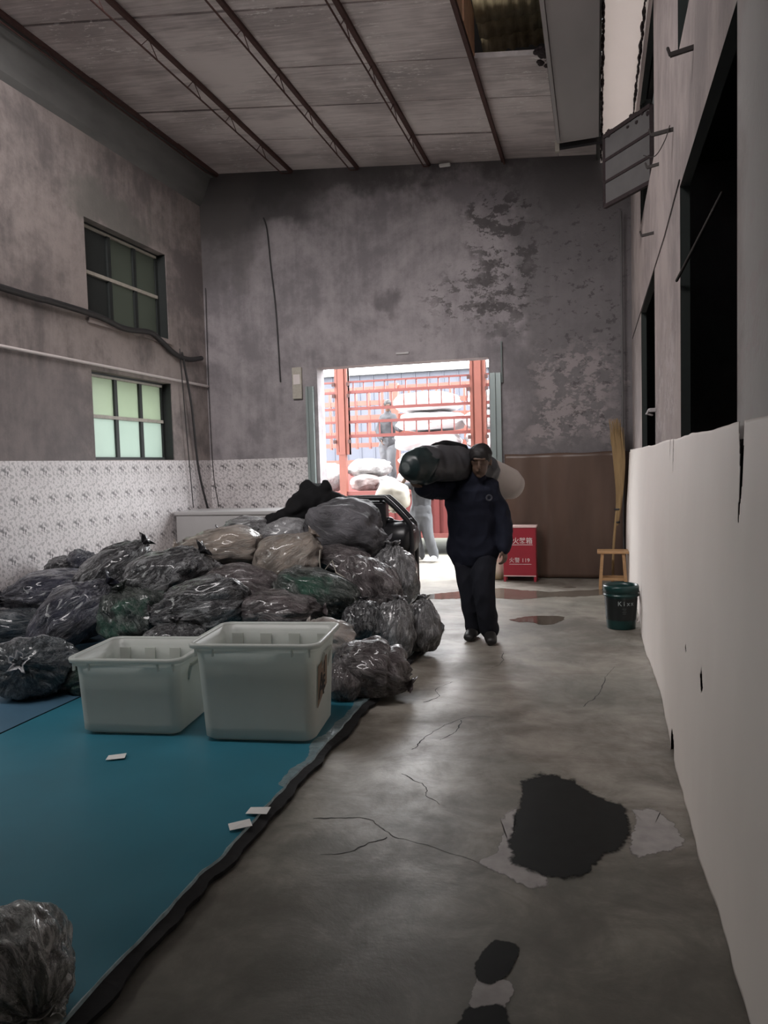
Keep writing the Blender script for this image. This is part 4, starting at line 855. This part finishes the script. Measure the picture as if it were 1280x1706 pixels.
b = mb.build('straw_bundle', M['straw'], t); b['kind'] = 'stuff'
for k in range(2): MB().lathe([(.036, -.012), (.041, 0), (.036, .012)], (.04+.02*k*.4, .055+.01*k, .76+.16*k), 12).build('binding', M['cable'], t)
t = empty('pail', (.205, 7.3, 0), 'dark green plastic pail with a black label standing by the cream sheet', 'pail')
MB().lathe([(.0, .004), (.125, .0), (.128, .01), (.150, .36), (.146, .37), (.124, .02), (0, .012)], n=36).build('body', M['pail'], t, True)
MB().lathe([(.150, .30), (.158, .30), (.158, .315), (.153, .318), (.153, .335), (.160, .338), (.160, .385), (.153, .40), (.146, .40), (.146, .36)], n=36).build('rim', M['pail'], t, True)
mb = MB(); v = []; n = 24
for z, r_ in ((.085, .1345), (.285, .1468)):
    for k in range(n+1): a = R(-178+172*k/n); v.append((r_*math.cos(a), r_*math.sin(a), z))
lb = mb.add(v, [(k, k+1, n+2+k, n+1+k) for k in range(n)]).build('label', M['pail_label'], t, True)
for i, ch in enumerate('Kixx'):      # lettering bent round the pail
    a = -90+17+(i-1.5)*15; r_ = .1465; text(ch, .058, (r_*math.cos(R(a)), r_*math.sin(R(a)), .225), (R(88), 0, R(a+90)), M['grey_ink'], lb)
for k, (z, w_) in enumerate(((.195, .10), (.18, .06), (.165, .09), (.15, .07))):
    a = R(-80); text('-'*int(w_*100), .012, (.1455*math.cos(a), .1455*math.sin(a), z), (R(88), 0, R(10)), M['grey_ink'], lb)
MB().tube(catmull([(.16, .0, .34), (.168, -.05, .2), (.150, -.09, .09), (.14, -.1, .075)], 6), .006, 8).build('handle', M['white_pvc'], t, True)
# ------------------------------------------------------------------ people
def hand(mb, wrist, d, palm_n, s=1., curl=.5, side=1):
    d = Vector(d).normalized(); n = Vector(palm_n); n = (n-d*n.dot(d)).normalized(); x = d.cross(n)*side; w = Vector(wrist)
    pc = w+d*.05*s; mb.tube([w-d*.02*s, w+d*.03*s, w+d*.085*s], [(.026*s, .02*s), (.038*s, .017*s), (.040*s, .015*s)], 10, ref=x)
    for i, (off, ln) in enumerate(((-.03, .068), (-.010, .078), (.010, .073), (.029, .058))):
        b = w+d*.088*s+x*off*s; c1 = curl*.7; p1 = b+(d*math.cos(c1)+n*math.sin(c1))*ln*.45*s; c2 = curl*1.7; p2 = p1+(d*math.cos(c2)+n*math.sin(c2))*ln*.32*s; c3 = curl*2.5; p3 = p2+(d*math.cos(c3)+n*math.sin(c3))*ln*.23*s
        mb.tube([b-d*.02*s, b, p1, p2, p3], [.010*s, .0095*s, .009*s, .0085*s, .007*s], 8)
    tb = w+d*.025*s-x*.028*s; mb.tube([tb, tb+(-x*.7+d*.7)*.038*s+n*.01*s, tb+(-x*.45+d*.9)*.07*s+n*.022*s], [.013*s, .011*s, .008*s], 8)
def head(mb, c, face, upv, s=1.):
    f = Vector(face).normalized(); u = Vector(upv); u = (u-f*u.dot(f)).normalized(); x = f.cross(u); c = Vector(c); rot = Matrix((x, f, u)).transposed()
    mb.ell(c+u*.025*s-f*.005*s, (.076*s, .095*s, .095*s), 18, rot); mb.ell(c-u*.045*s+f*.022*s, (.058*s, .066*s, .075*s), 16, rot)
    mb.ell(c-u*.098*s+f*.056*s, (.026*s, .024*s, .020*s), 10, rot)                      # chin
    mb.tube([c+u*.022*s+f*.088*s, c-u*.012*s+f*.102*s, c-u*.026*s+f*.103*s], [.009*s, .012*s, .014*s], 8)   # nose
    mb.tube([c+u*.034*s+f*.082*s-x*.04*s, c+u*.037*s+f*.090*s, c+u*.034*s+f*.082*s+x*.04*s], [.009*s, .010*s, .009*s], 8)  # brow
    mb.tube([c-u*.056*s+f*.08*s-x*.022*s, c-u*.055*s+f*.088*s, c-u*.056*s+f*.08*s+x*.022*s], [.006*s, .009*s, .006*s], 8)  # lips
    for q in (-1, 1): mb.ell(c+x*q*.078*s-u*.005*s, (.012*s, .022*s, .032*s), 10, rot)
    return rot, x, f, u
def capsule_path(P, rads, k=4):
    pts = catmull(P, k); out = []
    for i in range(len(pts)):
        t = i/(len(pts)-1)*(len(rads)-1); a = int(min(t, len(rads)-2)); out.append(rads[a]*(1-(t-a))+rads[a+1]*(t-a))
    return pts, out
def person(label, J, mats, voxel=.008, s=1., loc=(0, 0, 0)):
    t = empty('person', loc, label, 'person'); B = MB(); O = Vector(loc)
    g = {k: Vector(J[k])-O for k in ('shL', 'shR', 'elL', 'elR', 'wrL', 'wrR', 'hipL', 'hipR', 'knL', 'knR', 'anL', 'anR', 'toL', 'toR', 'neck', 'head')}
    sh = (g['shL']-g['shR']).normalized(); hp = (g['hipL']-g['hipR']).normalized()
    mid = (g['hipL']+g['hipR'])/2; ns = (g['shL']+g['shR'])/2
    B.tube(catmull([mid-Vector((0, 0, .02)), mid.lerp(ns, .35), mid.lerp(ns, .7), ns+Vector((0, 0, .02))], 4), [(.15*s, .10*s)]*4+[(.135*s, .095*s)]*4+[(.16*s, .105*s)]*4+[(.13*s, .08*s)], 16, ref=sh)
    B.tube([ns, g['neck'], g['head']], [.065*s, .056*s, .055*s], 12)
    hs = s*J.get('head_size', 1.); rot, hx_, hf, hu = head(B, g['head'], J['face'], J['up'], hs)
    for a in 'LR':
        p, r_ = capsule_path([g['sh'+a], g['el'+a], g['wr'+a]], [.052*s, .042*s, .028*s]); B.tube(p, r_, 12)
        hand(B, g['wr'+a], J['hand'+a], J['palm'+a], s, J.get('curl'+a, .5), 1 if a == 'L' else -1)
        p, r_ = capsule_path([g['hip'+a], g['kn'+a], g['an'+a]], [.085*s, .058*s, .042*s]); B.tube(p, r_, 12)
        B.tube([g['an'+a], g['an'+a].lerp(g['to'+a], .7)], [.03*s, .02*s], 10)
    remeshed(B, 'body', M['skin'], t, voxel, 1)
    # top garment
    G = MB(); jk = J['coat']; w = jk
    G.tube(catmull([mid+Vector((0, 0, -.06*w)), mid.lerp(ns, .3), mid.lerp(ns, .72), ns+Vector((0, 0, .015))], 4), [(.205*s*w, .135*s*w)]*3+[(.19*s*w, .13*s*w)]*5+[(.205*s*w, .14*s*w)]*4+[(.16*s*w, .105*s*w)], 18, ref=sh)
    G.tube([ns+Vector((0, 0, .0)), g['neck']], [.10*s*w, .078*s], 12)
    for a in 'LR':
        e = g['wr'+a] if not J.get('short') else g['sh'+a].lerp(g['el'+a], .75)
        P = [g['sh'+a]-(.035*sh if a == 'L' else -.035*sh), g['el'+a], e] if not J.get('short') else [g['sh'+a], e]
        p, r_ = capsule_path(P, [.085*s*w, .068*s*w, .05*s*w] if not J.get('short') else [.08*s*w, .07*s*w]); G.tube(p, r_, 12, rnd=True)
    top = remeshed(G, mats['top_name'], mats['top'], t, voxel*1.3, 2, .010*s, 8, 3, (1, 1, .8))
    T = MB()
    T.tube([mid+Vector((0, 0, .10)), mid-Vector((0, 0, .03)), mid-Vector((0, 0, .09))], [(.185*s, .13*s), (.19*s, .14*s), (.16*s, .12*s)], 16, ref=hp)
    for a in 'LR':
        p, r_ = capsule_path([g['hip'+a]-Vector((0, 0, .03)), g['kn'+a], g['an'+a]+Vector((0, 0, .0))], [.112*s, .088*s, .080*s], 6); T.tube(p, r_, 14)
    remeshed(T, 'trousers', mats['trousers'], t, voxel*1.3, 2, .010*s, 8, 5, (1, 1, .6))
    for a in 'LR':
        A, Tp = g['an'+a], g['to'+a]; d = Tp-A; d.z = 0; d.normalize(); K = MB(); zt = Tp.z
        K.tube([A-d*.05*s+Vector((0, 0, -.04*s)), A+Vector((0, 0, -.035*s)), A.lerp(Tp, .6)+Vector((0, 0, -.01)), Tp], [(.045*s, .055*s), (.05*s, .06*s), (.056*s, .045*s), (.05*s, .036*s)], 14, ref=Vector((-d.y, d.x, 0)))
        remeshed(K, 'shoe', mats['shoe'], t, .009, 1)
    H = MB(); c = g['head']; H.ell(c+hu*.048*hs-hf*.012*hs, (.085*hs, .104*hs, .085*hs), 18, rot); H.ell(c-hf*.045*hs-hu*.01*hs, (.080*hs, .062*hs, .085*hs), 14, rot)
    remeshed(H, mats.get('hair_name', 'hair'), mats['hair'], t, .009, 1, .006, 14)
    return t
MAN = dict(shR=(-1.225, 6.6, 1.335), shL=(-.865, 6.6, 1.335), elR=(-1.34, 6.43, 1.325), wrR=(-1.40, 6.24, 1.345), elL=(-.785, 6.63, 1.06), wrL=(-.760, 6.57, .815),
           hipR=(-1.135, 6.64, .83), hipL=(-.945, 6.63, .83), knR=(-1.085, 6.62, .47), knL=(-.94, 6.53, .47), anR=(-1.06, 6.70, .10), anL=(-.910, 6.60, .10), toR=(-1.08, 6.53, .038), toL=(-.87, 6.42, .040),
           neck=(-.985, 6.56, 1.42), head=(-.945, 6.50, 1.56), head_size=1.12, face=(.05, -1, -.25), up=(.06, 0, 1), handR=(-.3, -.75, .35), palmR=(.1, .3, 1), handL=(.02, -.15, -1), palmL=(-.9, .3, 0), curlR=.45, curlL=.55, coat=1.13)
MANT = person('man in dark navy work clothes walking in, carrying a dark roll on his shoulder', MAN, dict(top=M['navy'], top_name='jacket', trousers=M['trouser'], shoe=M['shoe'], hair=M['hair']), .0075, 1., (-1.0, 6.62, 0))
o = MB().lathe([(.014, 0), (.02, .004), (.026, .004), (.03, 0)], n=20).build('emblem', M['emblem'], MANT); o.location = (.13, -.165, 1.25); o.rotation_euler = (R(90), 0, R(15))
# roll on his shoulder
t = empty('fabric_roll', (-1.2, 6.5, 1.53), 'dark wrapped fabric roll with a pale end resting on the man\'s shoulder', 'roll')
O = Vector((-1.2, 6.5, 1.53)); cen = [Vector(p)-O for p in ((-1.415, 6.10, 1.53), (-1.31, 6.3, 1.545), (-1.15, 6.56, 1.535), (-1.0, 6.80, 1.475), (-.87, 6.98, 1.405), (-.775, 7.10, 1.345))]
pts = catmull(cen, 6); k = 21
mb = MB(); mb.tube(pts[3:k], [(.150+.008*math.sin(i*1.7), .150) for i in range(k-3)], 26); remeshed(mb, 'dark_wrap', M['roll_dark'], t, .014, 2, .012, 6, 2)
mb = MB(); mb.tube(pts[:5], [(.138, .138), (.152, .152), (.157, .156), (.157, .156), (.154, .152)], 26, rnd=True); remeshed(mb, 'wrapped_end', M['roll_green'], t, .014, 2, .010, 7, 6)
mb = MB(); mb.tube(pts[k-1:], [.146]*(len(pts)-k+1), 26, rnd=True); mb.build('pale_end', M['roll_pale'], t, True)
mb = MB(); mb.tube([(-.13, -.08, .12), (-.055, -.02, .185), (.0, .03, .175), (.09, .08, .12)], [(.05, .07), (.04, .03), (.04, .03), (.05, .06)], 12); remeshed(mb, 'wrap_fold', M['black_cloth'], t, .012, 2, .008, 9, 3)
# helper outside with a sack, and the man up on the load
P3 = dict(shR=(-2.83, 11.9, 1.22), shL=(-2.50, 11.9, 1.22), elR=(-2.98, 11.75, 1.18), wrR=(-2.85, 11.65, 1.36), elL=(-2.31, 11.85, 1.12), wrL=(-2.46, 11.7, 1.32), hipR=(-2.78, 11.92, .76), hipL=(-2.62, 11.92, .76),
          knR=(-2.78, 11.85, .43), knL=(-2.58, 11.88, .43), anR=(-2.74, 11.98, .09), anL=(-2.50, 11.95, .09), toR=(-2.82, 11.82, .04), toL=(-2.50, 11.78, .04), neck=(-2.68, 11.86, 1.3), head=(-2.66, 11.80, 1.43), face=(-.3, -1, -.3), up=(0, 0, 1),
          handR=(.3, -.3, 1), palmR=(.8, 0, .2), handL=(-.6, -.2, .8), palmL=(-.5, .3, .2), coat=.86, short=True)
person('helper in grey shirt and pale trousers standing outside the door, holding a cream sack', P3, dict(top=M['grey_shirt'], top_name='shirt', trousers=M['grey_trouser'], shoe=M['white_cloth'], hair=M['hair']), .011, .93, (-2.66, 11.9, 0))
bag((-3.06, 11.62, 1.07), (.27, .2, .21), M['cream_sack'], 'cream cloth sack held on the shoulder of the helper outside', 50, (.2, 0, -1), 20, group='cream sack', name='cloth_sack', cat='sack', sub=4, yaw=0, fold=.5)
P2 = dict(shR=(-4.2, 15.2, 2.52), shL=(-3.92, 15.1, 2.52), elR=(-4.26, 15.1, 2.24), wrR=(-4.16, 14.95, 2.06), elL=(-3.82, 14.98, 2.28), wrL=(-3.70, 14.82, 2.26), hipR=(-4.18, 15.2, 1.98), hipL=(-4.0, 15.16, 1.98),
          knR=(-4.14, 15.14, 1.62), knL=(-4.0, 15.1, 1.62), anR=(-4.14, 15.24, 1.27), anL=(-4.0, 15.2, 1.27), toR=(-4.14, 15.08, 1.21), toL=(-3.98, 15.04, 1.21), neck=(-4.06, 15.14, 2.6), head=(-4.05, 15.11, 2.74), face=(.3, -1, -.2), up=(0, 0, 1),
          handR=(.3, -.4, -1), palmR=(1, 0, 0), handL=(.6, -.6, -.2), palmL=(0, 0, -1), coat=.92)
person('man in grey jacket standing up on the truck bed among the white load', P2, dict(top=M['grey_jacket'], top_name='jacket', trousers=M['grey_trouser'], shoe=M['shoe'], hair=M['hair']), .011, .95, (-4.08, 15.15, 1.17))
# load on the truck bed
def bale(c, r, seed, lab, grp='white bales stacked on the truck'):
    return bag(c, r, M['bale'], lab, seed, (1, 0, 0), 0, yaw=0, floor=None, sub=4, group=grp, name='white_bale', cat='bale', knot=False, fold=.35, box=6)
rows = ['bottom', 'second', 'third', 'fourth', 'top']
for i in range(5):
    for k, x in enumerate((-3.05, -1.75)):
        bale((x+.06*((i+k) % 2), 14.3, 1.25+.36*i), (.60, .52, .18), 80+i*3+k, f'white wrapped bale on the truck, {rows[i]} row, {"left" if k == 0 else "right"} stack')
for q, (c, r_, m, lab) in enumerate([((-4.85, 13.75, 1.33), (.33, .3, .26), 'white', 'white sack on the truck bed at the left door edge'), ((-4.12, 13.9, 1.48), (.40, .32, .2), 'white', 'white sack lying on top of the pinkish one on the truck'),
                                     ((-4.06, 13.5, 1.22), (.30, .27, .16), 'whitepink', 'pinkish white sack on the truck bed just right of the left post'), ((-3.72, 13.6, 1.2), (.24, .25, .14), 'white', 'small white sack at the feet of the man on the truck')]):
    bag(c, r_, m, lab, 120+q, (.7, -.5, .2), 0, floor=1.035, sub=4, group='sacks on the truck bed', name='white_sack', cat='sack', knot=False)
bag((-4.05, 15.0, 1.12), (.4, .4, .12), 'white', 'flat white sack under the feet of the man on the truck', 130, floor=1.035, sub=4, group='sacks on the truck bed', name='white_sack', cat='sack', knot=False)
# daylight portals at the left windows are not needed: their panes glow by transmission
